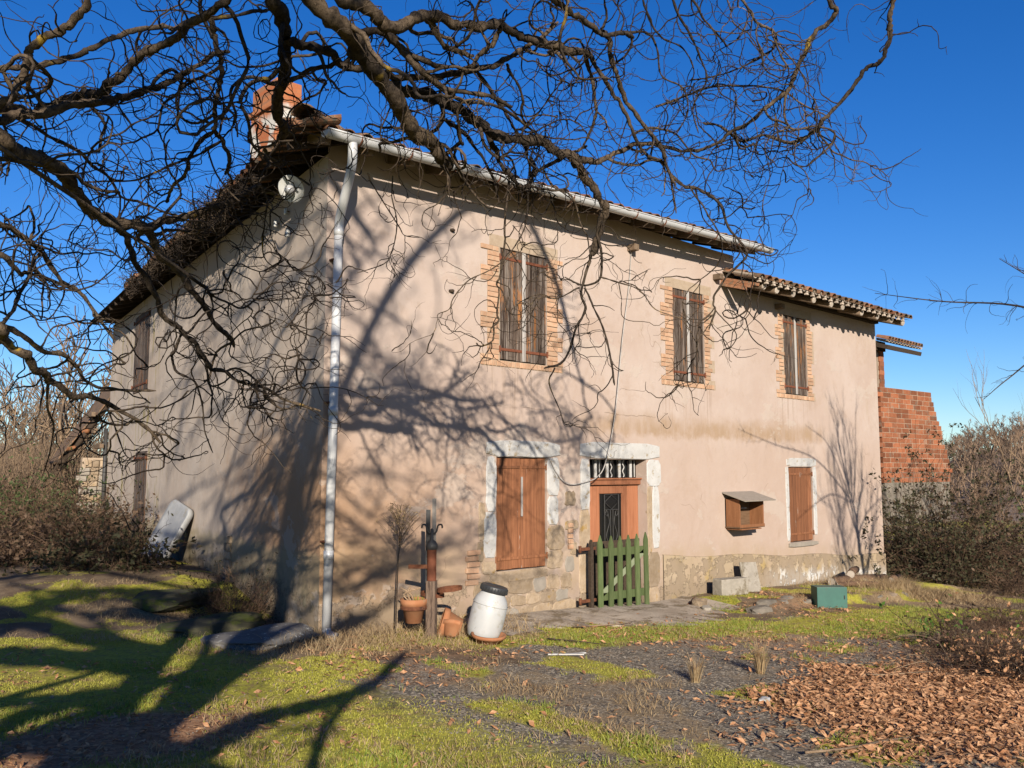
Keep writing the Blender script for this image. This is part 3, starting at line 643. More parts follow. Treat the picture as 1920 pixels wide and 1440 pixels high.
for x in (8.75, 9.2, 9.8, 10.6, 11.3, 11.8, 12.65, 13.4, 14.1, 14.7):
    o = link('beam', LOGm, None, house, (x, -.72, 5.228+random.uniform(-.015, .01)), (PIT, 0, random.uniform(-.06, .06))); link('beam_end', ENDm, None, o, (0, .09, 0))
for i in range(26):
    m = MB().box((8.47+i*.242, -.70, 5.318), (.085, .05, .075), taper=.7)
    m.build('mortar_plug', 'tile_end', house)
MB().box((11.55, -.06, 5.37), (6.1, .10, .14)).build('wall_plate', 'wood_dark', house)
vb = MB(); 
for k in range(3): vb.box((8.34-.012*k, -.12+.02*k, 5.40-.05*k), (.05, 1.35-.2*k, .05), rot=Matrix.Rotation(PIT, 3, 'X'), bev=.004)
vb.build('verge_board', 'tile_clay', house)
for x, z in ((5.68, 5.53), (8.12, 5.42), (10.25, 5.15)):   # beam stubs poking out of the wall
    MB().box((x, -.05, z), (.12, .22, .10), bev=.01).build('beam_stub', 'wood_rafter', house)
# ---- gutter, brackets and downpipe
g = MB(); rad = .078; gx0, gx1 = -.40, 9.10; zg = lambda x: 5.675+.0303*x
vs_ = []; fs = []; nseg = 12
for x in np.linspace(gx0, gx1, 20):
    for rr_ in (rad, rad-.006):
        for i in range(nseg+1):
            a = math.pi+math.pi*i/nseg; vs_.append((x, -.575+rr_*math.cos(a), zg(x)+.05+rr_*math.sin(a)))
m = nseg+1
for s_ in range(19):
    b0 = s_*2*m
    for i in range(nseg): fs += [(b0+i, b0+i+1, b0+2*m+i+1, b0+2*m+i), (b0+m+i, b0+3*m+i, b0+3*m+i+1, b0+m+i+1)]
g.add(vs_, fs)
xs = np.linspace(gx0, gx1, 20); g.tube([(x, -.575-rad, zg(x)+.055) for x in xs], .011, 6); g.tube([(x, -.575+rad, zg(x)+.055) for x in xs], .006, 6)
for xe in (gx0, gx1): g.add([(xe, -.575+rad*math.cos(math.pi+math.pi*i/nseg), zg(xe)+.05+rad*math.sin(math.pi+math.pi*i/nseg)) for i in range(nseg+1)], [tuple(range(nseg+1))])
gut = g.build('gutter', 'white_metal', house, True)
for i in range(13):
    x = .05+i*.72; b = MB(); pts = [(x, -.575+(rad+.006)*math.cos(math.pi+math.pi*k/10), zg(x)+.05+(rad+.006)*math.sin(math.pi+math.pi*k/10)) for k in range(11)]
    b.tube([(x, -.575-rad+.02, zg(x)+.075)]+pts+[(x, -.35, zg(x)+.13)], .011, 6); b.build('bracket', 'rust', gut)
dp = MB(); dp.tube(catmull([(-.03, -.575, 5.66), (-.02, -.56, 5.50), (.0, -.50, 5.36), (.05, -.30, 5.10), (.10, -.12, 4.88), (.105, -.10, 4.7)], 6), .055, 14)
pipe = dp.build('downpipe', 'white_metal', house, True)
MB().tube([(.105, -.10, 4.78), (.075, -.10, 2.3), (.04, -.105, .12)], .052, 14).build('pipe_section', 'white_metal', pipe, True)
for z in (4.74, 2.6, .95): MB().tube([(.04+.0139*z, -.10, z-.05), (.04+.0139*z, -.10, z+.05)], .058, 14).build('pipe_joint', 'white_metal', pipe, True)
MB().tube(catmull([(.04, -.105, .14), (.045, -.13, .07), (.10, -.22, .04)], 5), .05, 12).build('pipe_shoe', 'white_metal', pipe, True)
for z in (4.4, 2.7, 1.1): MB().box((.04+.0139*z, -.05, z), (.125, .09, .02)).build('pipe_clip', 'rust', pipe)
# ---- chimney
t = NT('chimney_brick', .92, .15); p = t.coord('pos'); v = p
br = t.node('ShaderNodeTexBrick'); t.l.new(t.map(p, (1, 1, 1), rot=(math.pi/2, 0, 0)), br.inputs[0]); br.inputs['Scale'].default_value = 4.0
br.inputs['Color1'].default_value = (.50, .16, .07, 1); br.inputs['Color2'].default_value = (.56, .22, .10, 1); br.inputs['Mortar'].default_value = (.42, .2, .11, 1); br.inputs['Mortar Size'].default_value = .012
_, _, Z = t.xyz(p); msk = t.math('MULTIPLY', t.ramp(t.math('ADD', Z, t.math('MULTIPLY', t.noise(p, 2.3, 3, .6), .9)), 7.50, 7.30), t.ramp(t.noise(p, 3.1, 3, .5), .47, .55))
t.out(t.mix(msk, br.outputs[0], (.72, .69, .64)), t.bump(t.noise(p, 30, 4, .7), .5, .01))
ch = MB().box((.575, 2.38, 6.47), (.42, .76, 1.14), bev=.01).build('chimney', 'chimney_brick', house)
MB().box((.575, 2.38, 7.075), (.50, .84, .07), bev=.01).build('cornice', 'chimney_brick', ch); MB().box((.575, 2.38, 7.28), (.40, .72, .34), bev=.01).build('chimney_top', 'chimney_brick', ch)
# ================================================================ brick annex beyond the right-hand corner
annex = thing('brick_annex', 'unfinished red hollow-brick wall with ragged edge beyond the house corner', 'wall', (24, 4, 0))
aw = lambda x, y, z: (x, y-(x-0)*.08, z)
rr = random.Random(3); CHH = .168; NC = 19; z0a = 1.52; bed = MB()
BLK = [MB().box((0, 0, 0), (l, .20, .152), bev=.008).mesh('brick') for l in (.48, .30)]
for m_ in BLK: m_.materials.append(MATS['block_red'])
for c in range(NC):
    zc = z0a+(c+.5)*CHH; xe = 4.45-1.1*(c/16)**1.4-.15*(7 < c < 10)
    xe += rr.uniform(-.1, .1)
    if c < 2: xe -= .15
    x = -.35-(c % 2)*.32; bed.box((xe/2-.2, .012-.08*(xe/2), zc), (xe+.25, .185, CHH), rot=-.08)
    while x < xe-.2:
        k = 0 if (rr.random() < .85 and x+.50 < xe+.1) else 1; l = (.48, .30)[k]
        xc = x+l/2; link('brick', BLK[k], None, annex, (xc, -.08*xc-rr.uniform(0, .012), zc), (0, rr.uniform(-.006, .006), -.08+rr.uniform(-.008, .008))); x += l+.022
bed.build('mortar_bed', 'mortar', annex)
MB().box((2.0, .05-.16, 1.0), (4.5, .3, 1.75), rot=-.08, bev=.02).build('footing', 'stone_grey', annex)
for c in range(10):
    link('brick', BLK[1], None, annex, (.12+.03*(c % 2), .15, z0a+NC*CHH+.075+c*.15), (0, 0, -.08+(c % 2)*.05))
MB().box((.10, .18, z0a+NC*CHH+.75), (.30, .15, 1.5)).build('mortar_bed', 'mortar', annex)
MB().box((-.1, .3, 6.12), (.9, .6, .32), bev=.01).build('roof_beam', 'wood_dark', annex)
for i in range(12):
    x = -.35+i*.235; o = link('roof_tile', COV[i % 2], None, annex, (x, -.45, 6.26), (PIT, 0, random.uniform(-.05, .05))); o.scale = (1.15, 1, 1.5); link('roof_tile', PAN[1], None, annex, (x+.118, -.40, 6.26), (PIT, 0, 0))
MB().box((1.0, .1, 6.17), (2.75, 1.0, .14), rot=Matrix.Rotation(PIT, 3, 'X')).build('roof_boards', 'wood_dark', annex)
# ================================================================ lean-to at the back of the side wall
shed = thing('lean_to', 'collapsing lean-to with bare beams and a white rubble wall behind the house', 'shed', (3.0, 15.2, 0))
def shp(mb, name, mat, smooth=False): return mb.build(name, mat, shed, smooth)
loc = np.array([3.0, 15.2, 0]); SP = lambda s_, o_, z: tuple(np.array(side(s_, o_, z))-loc)
zr = lambda o_: 3.78-1.55*(o_+.1)
for i, s_ in enumerate((15.2, 16.3, 17.4)): shp(MB().tube([SP(s_, -.15, zr(-.15)), SP(s_, .45, zr(.42)), SP(s_, 1.05, zr(1.05)-.05)], [.075, .07, .06], 8), 'rafter', 'wood_dark', True)
for i, (o_, mt) in enumerate(((-.05, 'wood_dark'), (.25, 'wood_dark'), (.5, 'wood_brown'), (.78, 'wood_brown'), (1.0, 'wood_dark'))):
    shp(MB().tube([SP(15.0, o_, zr(o_)+.08), SP(17.8, o_+.03, zr(o_)+.06)], [.055, .05], 8), 'purlin', mt, True)
for o_, z in ((.75, 2.93), (.60, 2.55), (.82, 3.35)): shp(MB().box((0, 0, 0), (.10, .95, .11), bev=.01), 'tie_beam', 'wood_rafter').matrix_basis = Matrix.Translation(SP(15.25, o_-.42, z)) @ Matrix.Rotation(WA-math.pi/2+R(90), 4, 'Z') @ Matrix.Rotation(R(90), 4, 'Z')
m = MB(); V_ = [np.array(SP(s_, o_, zr(o_)+.13)) for s_, o_ in ((15.1, -.25), (18.0, -.25), (18.0, 1.1), (16.2, 1.0), (15.6, .3), (15.1, .25))]; nn = len(V_)
m.add([tuple(v) for v in V_]+[tuple(v+np.array([0, 0, .06])) for v in V_], [tuple(range(nn)), tuple(range(2*nn-1, nn-1, -1))]+[(i, (i+1) % nn, nn+(i+1) % nn, nn+i) for i in range(nn)]); shp(m, 'roof', 'tile_old')
m = MB(); m.box((0, 0, 0), (3.0, .1, 3.4)); m.v = [SP(16.7+p[0], -.55+p[1], 1.6+p[2]) for p in m.v]; shp(m, 'inner_wall', 'wood_dark')
m = MB(); m.box((0, 0, 0), (.4, .62, 2.3), bev=.05, taper=.9); m.v = [SP(15.35+p[0], .25+p[1], 1.1+p[2]) for p in m.v]; wallp = shp(m, 'stub_wall', 'mortar')
rr = random.Random(8); z = 0.05
while z < 2.1:
    h_ = rr.uniform(.13, .26); o_ = -.05+rr.uniform(-.03, .03)
    while o_ < .5:
        w_ = rr.uniform(.14, .3); m = MB().box((0, 0, 0), (.10, w_-.02, h_-.02), bev=.03); m.v = [SP(15.14+p[0]+rr.uniform(-.004, .004), o_+w_/2+p[1], z+h_/2+p[2]+rr.uniform(-.012, .012)) for p in m.v]; m.build('stone', 'stone_beige' if rr.random() < .6 else 'concrete', wallp); o_ += w_
    z += h_
shp(MB().tube([SP(14.92, .07, .2), SP(14.92, .07, 3.0)], .05, 8), 'drain_pipe', 'iron_dark', True)
# ================================================================ wall lamp and insulators on the side wall
lp = side(.56, .02, 5.36); lamp = thing('wall_lamp', 'round white enamel lamp under the eave beside the downpipe', 'lamp', lp)
tgt = (Vector(EYE)-Vector(lp)); dirv = (Vector((WN[0], WN[1], 0))*.75+Vector((0.1, -.55, -.45))).normalized(); Mq = dirv.to_track_quat('Z', 'Y').to_matrix()
c0 = tuple(Vector((WN[0], WN[1], 0))*.22+Vector((0, 0, .02)))
MB().lathe([(.03, -.10), (.05, -.08), (.06, -.02), (.10, .0), (.165, .03), (.172, .035), (.165, .036), (.10, .008), (.05, 0), (0, 0)], c0, 24, Mq).build('shade', 'enamel', lamp, True)
MB().lathe([(.03, .0), (.045, .03), (.062, .07), (.06, .11), (.035, .145), (0, .155)], c0, 16, Mq).build('bulb', 'bulb', lamp, True)
MB().tube(catmull([(0, 0, .1), tuple(Vector((WN[0], WN[1], 0))*.14+Vector((0, 0, .16))), tuple(Vector(c0)-dirv*.08)], 6), .014, 8).build('arm', 'iron_dark', lamp, True)
for i, (s_, z) in enumerate(((1.35, 5.32), (1.25, 5.0), (1.75, 5.25))):
    q = side(s_, .05, z); o = MB().lathe([(.0, -.05), (.022, -.05), (.03, -.03), (.02, -.01), (.032, .01), (.022, .035), (.012, .05), (0, .05)], n=12).build('insulator', 'enamel', None, True, q)
    MB().tube([(0, 0, 0), tuple(-WN*.07)], .007, 6).build('pin', 'rust', o)
    setprops(o, ('white ceramic insulator high on the side wall under the eave', 'lower white ceramic insulator on the side wall left of the lamp', 'white ceramic insulator farthest from the lamp on the side wall')[i], 'insulator', 'insulators on the side wall')
# white cable hanging down the front wall
cp = catmull([(5.70, -.02, 5.5), (5.62, -.03, 4.9), (5.41, -.045, 3.97), (5.19, -.06, 2.76), (4.93, -.08, 2.03), (4.75, -.07, 1.82), (4.55, -.05, 1.75), (4.25, -.04, 1.71), (4.06, -.035, 1.75), (3.9, -.03, 1.88), (3.75, -.03, 2.09)], 8)
o = MB().tube(cp, .008, 6).build('cable', 'strip_white', None, True); setprops(o, 'thin pale cable hanging down the front wall in a loop beside the door', 'cable')
simple('panel_grey', (.36, .37, .38), (.46, .46, .46), 4, .6, .1, 30, .002, 0, (.36, .34, .3), (.55, .68), 5)
# ================================================================ leaning white panel by the side wall
q = Vector(side(6.3, .62, gh(*side(6.3, .62, 0)[:2])-.05)); pan = thing('bath_panel', 'white rounded panel leaning against the side wall in the brambles', 'panel', q)
m = MB(); N = 24; W_, H_, rc = .42, 1.15, .13; out = []
for cx, cz, a0 in ((W_-rc, H_-rc, 0), (-W_+rc, H_-rc, 90), (-W_+rc, rc, 180), (W_-rc, rc, 270)):
    for k in range(6): a = R(a0+k*18); out.append((cx+rc*math.cos(a), cz+rc*math.sin(a)))
sc_ = lambda f: [(x*f, H_/2+(z-H_/2)*f) for x, z in out]; n = len(out)
L1, L2, L3 = sc_(1), sc_(.97), sc_(.86)
m.add([(x, .06, z) for x, z in L1]+[(x, -.02, z) for x, z in L1]+[(x, -.04, z) for x, z in L2]+[(x, -.015, z) for x, z in L3], [(r*n+i, r*n+(i+1) % n, r*n+n+(i+1) % n, r*n+n+i) for r in range(3) for i in range(n)]+[tuple(range(3*n, 4*n)), tuple(range(n-1, -1, -1))])
M_ = Matrix.Rotation(math.atan2(WN[1], WN[0])+math.pi/2+.25, 3, 'Z') @ Matrix.Rotation(R(-24), 3, 'X') @ Matrix.Rotation(R(14), 3, 'Y'); m.v = [tuple(M_ @ Vector(p)) for p in m.v]
m.build('sheet', 'panel_grey', pan, True); MB().tube([tuple(M_ @ Vector((x, .1, z))) for x, z in ((-.5, .15), (-.5, 1.0))], .03, 6).build('batten', 'wood_dark', pan)
# ================================================================ mossy slabs at the corner
def rock(name, loc, size, mat, seed, label, cat, group=None, rz=0, flat=.0, parent=None, n=2):
    import bmesh
    b = bmesh.new(); bmesh.ops.create_icosphere(b, subdivisions=n+1, radius=1); r_ = random.Random(seed); ph = [r_.uniform(0, 9) for _ in range(6)]
    for v in b.verts:
        c = v.co; k = 1+.16*math.sin(3.1*c.x+ph[0])*math.cos(2.7*c.y+ph[1])+.10*math.sin(6*c.z+ph[2]+4*c.x); c *= k
        for i in range(3): c[i] = math.copysign(min(abs(c[i]), .72+.1*math.sin(ph[i]+c[(i+1) % 3]*3)), c[i])
        c.x *= size[0]; c.y *= size[1]; c.z *= size[2]
    me = bpy.data.meshes.new(name); b.to_mesh(me); b.free()
    o = link(name, me, mat, parent, loc, (0, 0, rz))
    if label: setprops(o, label, cat, group)
    return o
simple('slab_lichen', (.17, .16, .15), (.25, .235, .22), 5, .95, .6, 25, .01, 0, (.62, .62, .57), (.60, .63), 13)
simple('slab_moss', (.06, .06, .04), (.12, .11, .06), 5, .95, .6, 25, .01, 0, (.10, .12, .025), (.5, .6), 4)
rock('stone_slab', (-.62, .12, .08), (.75, .55, .10), 'slab_lichen', 1, 'flat grey stone slab dotted with pale lichen beside the downpipe foot', 'slab', None, .3)
rock('mossy_rock', (-.75, 1.15, .10), (.8, .5, .10), 'slab_moss', 2, 'dark mossy rock behind the lichen-dotted slab', 'rock', 'rocks by the house corner', .2)
rock('mossy_rock', (-.55, 2.6, .24), (.7, .55, .13), 'slab_moss', 3, 'mossy rock at the foot of the side wall below the stone patch', 'rock', 'rocks by the house corner', .6)
simple('wood_post', (.17, .115, .08), (.27, .19, .14), 9, .9, .5, 40, .005, 0, (.09, .06, .045), (.5, .62), 7, (5, 5, .6))
# ================================================================ plant stand made from an old pump post
px_, py_ = 1.0, -.80; ps = thing('plant_stand', 'rusty post with iron flowerpot rings and a wooden lath in front of the wall', 'plant stand', (px_, py_, gh(px_, py_)-.02))
RX = np.array([.7266, -.687])
P3 = lambda a, b, z: (.7266*a+.687*b, -.687*a+.7266*b, z)
MB().box((0, 0, .33), (.125, .11, .68), rot=.6, taper=.82, bev=.012).build('wooden_post', 'wood_post', ps)
MB().lathe([(.055, .45), (.06, .5), (.055, .56), (.055, 1.02), (.065, 1.04), (.05, 1.06), (0, 1.06)], n=14).build('iron_pipe', 'rust_red', ps, True)
MB().lathe([(.0, .98), (.04, 1.0), (.068, 1.04), (.07, 1.08), (.045, 1.12), (.02, 1.14), (.018, 1.26), (0, 1.27)], n=14).build('finial', 'iron_dark', ps, True)
for k in (-1, 1): MB().tube(catmull([P3(0, 0, 1.20), P3(k*.05, 0, 1.23), P3(k*.07, 0, 1.30), P3(k*.11, 0, 1.31), P3(k*.12, 0, 1.27)], 5), .011, 6).build('hook', 'iron_dark', ps, True)
MB().box(P3(.02, .05, 1.05), (.045, .02, 1.12), rot=-.75).build('lath', 'wood_grey', ps)
MB().box(P3(-.05, .05, .98), (.05, .03, 1.0), rot=-.75).build('iron_bar', 'iron_dark', ps)
def ring(ca, cb, z, r_, tilt, mat='rust', nm='pot_ring'):
    pts = []
    for i in range(25):
        a = 2*math.pi*i/24; pts.append(P3(ca+r_*math.cos(a), cb+r_*math.sin(a), z+tilt*math.cos(a)*r_))
    m = MB()
    v_ = []
    for i, p in enumerate(pts):
        for dz, dr in ((-.02, 1), (.02, 1), (.02, .93), (-.02, .93)):
            c = np.array(P3(ca, cb, 0)); q_ = np.array(p); v_.append((c[0]+(q_[0]-c[0])*dr, c[1]+(q_[1]-c[1])*dr, p[2]+dz))
    m.add(v_, [(i*4+j, i*4+4+j, i*4+4+(j+1) % 4, i*4+(j+1) % 4) for i in range(24) for j in range(4)]); return m.build(nm, mat, ps)
ring(-.20, -.02, .375, .158, 0); ring(.21, -.02, .58, .145, .10); MB().box(P3(-.15, 0, .83), (.24, .03, .045), rot=-.757, bev=.004).build('arm', 'rust', ps); ring(.0, .12, .50, .14, -.1)
# pots, barrel
def pot(name, loc, M=None, label='', rim=.15, h=.27, broken=None, plant=False):
    o = thing(name, label, 'flowerpot', loc, 0, 'terracotta flowerpots by the plant stand')
    k = rim/.15; prof = [(0, 0), (.095*k, 0), (.135*k, h*.72), (.155*k, h*.72), (.158*k, h), (.14*k, h), (.125*k, h*.7), (.085*k, .02), (0, .02)]
    MB().lathe(prof, n=20, M=M, arc=broken).build('pot', 'terracotta', o, True)
    if not broken:
        mm = MB(); mm.lathe([(0, h*.86), (.128*k, h*.84)], n=16, M=M); mm.build('soil', 'wood_dark', o)
    return o
pz = gh(px_, py_)-.02; q = P3(-.20, -.02, 0)
po = pot('flowerpot', (px_+q[0], py_+q[1], pz+.20), None, 'terracotta pot held in the left ring of the rusty stand')
for i in range(3): MB().tube(catmull([(0, 0, .2), (-.04-.03*i, .03*i, .32), (-.12+.07*i, .1-.1*i, .40)], 4), .009, 5).build('dead_stalk', 'twig_pale', po)
bl = MB()
for i in range(26):
    a = random.uniform(0, 6.28); r_ = random.uniform(.01, .09); l = random.uniform(.05, .12); x, y = .06+r_*math.cos(a), r_*math.sin(a); dx, dy = random.uniform(-.04, .04), random.uniform(-.04, .04)
    bl.add([(x-.004, y, .22), (x+.004, y, .22), (x+dx, y+dy, .22+l)], [(0, 1, 2)])
bl.build('grass_sprig', 'grass_blade', po)
pot('flowerpot', (1.34, -.92, gh(1.3, -.9)+.10), Matrix.Rotation(.9, 3, 'Z') @ Matrix.Rotation(R(-72), 3, 'X'), 'terracotta pot lying on its side between stand and white barrel', .165, .24)
pot('broken_flowerpot', (1.16, -1.0, gh(1.2, -1)+.02), Matrix.Rotation(.4, 3, 'Z') @ Matrix.Rotation(R(28), 3, 'Y'), 'broken terracotta pot shard lying at the foot of the stand', .16, .16, (.6, 3.9))
pot('broken_flowerpot', (1.40, -1.33, gh(1.4, -1.3)-.02), Matrix.Rotation(R(6), 3, 'X'), 'broken terracotta pot base under the white barrel', .19, .13, (2.2, 6.2))
br_ = thing('barrel', 'white plastic barrel with black screw lid leaning on a broken pot', 'barrel', (1.49, -1.13, gh(1.5, -1.15)+.02))
Mb = Matrix.Rotation(R(14), 3, Vector((.687, .7266, 0)))
MB().lathe([(0, 0), (.165, 0), (.185, .02), (.205, .10), (.208, .30), (.20, .42), (.185, .46), (.145, .52), (.135, .54), (.135, .56)], n=28, M=Mb).build('body', 'white_plastic', br_, True)
MB().lathe([(.14, .535), (.158, .54), (.16, .60), (.15, .615), (.12, .615), (.11, .605), (0, .605)], n=28, M=Mb).build('lid', 'black_plastic', br_, True)
for i in range(28):
    a = 2*math.pi*i/28; m = MB().box((.161*math.cos(a), .161*math.sin(a), .57), (.008, .008, .055)); m.v = [tuple(Mb @ Vector(p)) for p in m.v]; m.build('lid_rib', 'black_plastic', br_)
m = MB().lathe([(.2085, .395), (.212, .40), (.2085, .405)], n=28, M=Mb); m.build('band', 'white_plastic', br_, True)
# ================================================================ green picket gate in front of the door
gz = -.285; gate = thing('picket_gate', 'green wooden picket gate with pointed slats standing in front of the door', 'gate', (4.52, -.16, gz))
gx_ = (.15, .372, .592, .80, 1.02, 1.24); ht = (1.24, 1.22, 1.21, 1.215, 1.22, 1.235)
for i, (x, h_) in enumerate(zip(gx_, ht)):
    w_ = .098; m = MB(); lean = random.Random(i+4).uniform(-.02, .02); zb = .0+.012*i*.3
    m.prism([(-w_/2, zb), (w_/2, zb), (w_/2, h_-.12), (0, h_), (-w_/2, h_-.12)], -.012, .012)
    pk = m.build('picket', 'green_paint', gate, False, (x, -.035+random.Random(i).uniform(-.006, .006), 0), (random.Random(i+9).uniform(-.015, .015), lean, 0))
for z in (.32, .97): MB().box((.70, 0, z+.0), (1.16, .028, .115), rot=Matrix.Rotation(.012, 3, 'Y'), bev=.004).build('rail', 'green_paint', gate)
MB().box((.70, -.003, .645), (1.22, .022, .085), rot=Matrix.Rotation(-R(30), 3, 'Y'), bev=.004).build('brace', 'green_pale', gate)
MB().prism([(-.07, .0), (-.005, .0), (-.005, 1.10), (-.035, 1.18), (-.07, 1.10)], -.03, .02).build('hanging_stile', 'wood_dark', gate)
for z in (.30, 1.05): MB().box((-.10, 0, z), (.34, .03, .045), bev=.004).build('hinge_arm', 'rust', gate); MB().tube([(-.27, 0, z-.05), (-.27, 0, z+.05)], .024, 8).build('hinge_pin', 'rust', gate, True)
for i, (x, z, lab) in enumerate(((1.92, 5.12, 'upper of two small dark mud nests stuck on the front wall'), (1.91, 4.29, 'lower of two small dark mud nests stuck on the front wall'))): rock('mud_nest', (x, -.02, z), (.045, .035, .03), 'wood_dark', 90+i, lab, 'nest', 'mud nests on the wall', n=1)
# ================================================================ wooden box on the wall
wb = thing('wall_box', 'small open wooden box with sloping board roof fixed to the front wall', 'box', (8.28, 0, .88))
W_, D_, H_ = .80, .30, .52
MB().box((.015, -D_/2, .28), (.03, D_, .50), bev=.003).build('side_panel', 'wood_brown', wb); MB().box((W_-.015, -D_/2, .28), (.03, D_, .50), bev=.003).build('side_panel', 'wood_brown', wb)
MB().box((W_/2, -.012, .28), (W_, .02, .52)).build('back_panel', 'wood_inside', wb); MB().box((W_/2, -D_/2, .03), (W_+.02, D_+.02, .025), bev=.003).build('bottom_panel', 'wood_inside', wb)
MB().box((W_/2, -D_-.005, .055), (W_, .02, .05), bev=.003).build('front_lip', 'wood_brown', wb); MB().box((W_/2-.06, -D_/2-.02, .0), (W_-.16, D_+.02, .022), bev=.003).build('base_board', 'wood_brown', wb)
rt = MB(); rt.box((0, 0, 0), (W_+.22, D_+.20, .02), rot=Matrix.Rotation(R(17), 3, 'X')); rt.build('roof_board', 'wood_roofboard', wb, False, (W_/2+.02, -.235, .575))
MB().box((.42, -.10, .36), (.2, .05, .012), bev=.003).build('shelf_scrap', 'strip_white', wb)
# ================================================================ things on the ledge to the right
gb = thing('metal_box', 'green metal box lying on the stone ledge near the right corner', 'box', (8.78, -1.66, gh(8.78, -1.66)), R(-43))
MB().box((0, -.15, .17), (.50, .012, .34), bev=.004).build('door', 'green_metal', gb)
m = MB(); t_ = .012
for c, d in (((0, .0, .006), (.50, .29, t_)), ((0, 0, .336), (.50, .29, t_)), ((-.244, 0, .17), (t_, .29, .33)), ((.244, 0, .17), (t_, .29, .33)), ((0, .14, .17), (.49, t_, .33))): m.box(c, d)
m.build('case', 'green_metal', gb); MB().tube([(.20, -.162, .15), (.20, -.162, .21)], .008, 6).build('latch', 'iron_dark', gb)
simple('concrete_pale', (.38, .34, .28), (.50, .45, .38), 5, .95, .8, 25, .012, 0, (.24, .2, .14), (.5, .64), 4)
o = MB().box((0, 0, .14), (.62, .24, .27), bev=.015).build('concrete_block', 'concrete_pale', None, False, (7.75, -.42, gh(7.75, -.4)), (0, 0, R(-12))); setprops(o, 'pale concrete block lying against the plinth right of the door', 'block')
o = MB().box((0, 0, .26), (.46, .05, .52), bev=.015).build('leaning_slab', 'concrete_pale', None, False, (8.52, -.38, gh(8.5, -.35)), (R(-14), R(3), R(-4))); setprops(o, 'thin pale stone slab leaning on the plinth beside the concrete block', 'slab')
o = MB().tube(catmull([(0, 0, .02), (.18, .02, .06), (.36, .10, .09), (.5, .12, .05)], 5), [.03]*16, 7).build('iron_bar', 'rust', None, True, (6.45, -.45, gh(6.5, -.45))); setprops(o, 'short rusty iron bar on the ground right of the door jamb', 'bar')
rr = random.Random(12); k = 0
names = ('left end stone of the low ledge, nearest the door', 'second ledge stone from the door', 'third ledge stone from the door', 'fourth ledge stone from the door', 'fifth ledge stone, left of the green box', 'ledge stone under the green box', 'ledge stone just right of the green box', 'eighth ledge stone from the door', 'ninth ledge stone from the door, before the logs', 'ledge stone in front of the logs', 'last ledge stone, near the right-hand dry grass')
for i in range(11):
    x = 6.75+i*.46; y = -1.42-.22*math.sin(x*1.3)-.12*(i > 3); rock('ledge_stone', (x, y, gh(x, y-.2)+.02), (.28+rr.uniform(-.08, .08), .15+rr.uniform(-.04, .04), .09+rr.uniform(-.03, .03)), 'stone_grey' if rr.random() < .7 else 'stone_beige', 30+i, names[i], 'stone', 'stones edging the ledge', rr.uniform(-.3, .3), n=1)
rock('pale_rock', (6.55, -.62, gh(6.55, -.62)+.05), (.20, .14, .12), 'stone_beige', 51, 'pale yellowish rock on the ground right of the gate', 'rock', None, .3, n=1)
rock('pale_rock', (6.25, -.95, gh(6.25, -.95)+.03), (.12, .09, .07), 'concrete_pale', 52, 'small pale rock just in front of the gate foot', 'rock', None, .9, n=1)
for i, (x, y, l, a, dz, r_, lab) in enumerate(((11.6, -.75, 1.3, -.2, .09, .09, 'thick log at the bottom of the pile by the right corner'), (12.3, -.85, 1.1, .1, .10, .08, 'right-hand log of the pile by the right corner'), (11.9, -.6, 1.0, .35, .24, .075, 'log lying across the top of the pile by the right corner'), (11.2, -1.0, .9, -.5, .06, .05, 'thin pole in front of the log pile'), (12.9, -1.0, .8, .2, .09, .09, 'short log at the far end of the log pile'))):
    lg = thing('log', lab, 'log', (x, y, gh(x, y)+dz), a, 'logs piled by the right corner'); MB().tube([(-l/2, 0, 0), (-l*.1, .02, .01), (l/2, 0, 0)], [r_, r_*1.05, r_*.9], 9).build('bark', 'stem_brown', lg, True)
    MB().lathe([(0, 0), (r_*.97, 0), (r_, .01)], n=9, M=Matrix.Rotation(-math.pi/2, 3, 'Y')).build('cut_end', 'wood_end', lg, False, (-l/2-.004, 0, 0))
# small things on the drive
o = rock('white_stone', (1.27, -4.93, gh(1.27, -4.93)+.02), (.09, .06, .035), 'white_lime', 61, 'pale broken stone on the asphalt near the dead leaves', 'stone', None, .4, n=1)
db = thing('white_debris', 'strip of white plaster debris lying on the moss before the door path', 'debris', (1.50, -2.45, gh(1.5, -2.45)+.01), -.75)
MB().box((0, 0, .01), (.38, .05, .012), bev=.004).build('strip', 'white_lime', db); MB().box((.15, .05, .01), (.14, .035, .01), rot=.4, bev=.003).build('chip', 'white_lime', db)
for i, (a, b, lab) in enumerate((((2.0, -1.7), (2.35, -2.35), 'dark fallen stick lying before the door path'), ((3.0, -1.15), (4.0, -1.35), 'long thin pale stick lying along the path'), ((.1, -5.9), (1.4, -6.3), 'long pale stick at the lower right of the drive'), ((3.1, -4.9), (3.9, -5.3), 'pale bent stick at the bramble edge'))):
    mx = ((a[0]+b[0])/2+.06, (a[1]+b[1])/2-.05); pts = [(p_[0], p_[1], gh(*p_)+.03) for p_ in (a, mx, b)]; o = MB().tube(catmull([(q[0]+random.uniform(-.03, .03), q[1]+random.uniform(-.03, .03), q[2]) for q in catmull(pts, 2)], 3), np.linspace(.010, .004, 13), 6).build('stick', 'twig' if i == 0 else 'twig_pale', None, True); setprops(o, lab, 'stick', 'sticks on the ground')
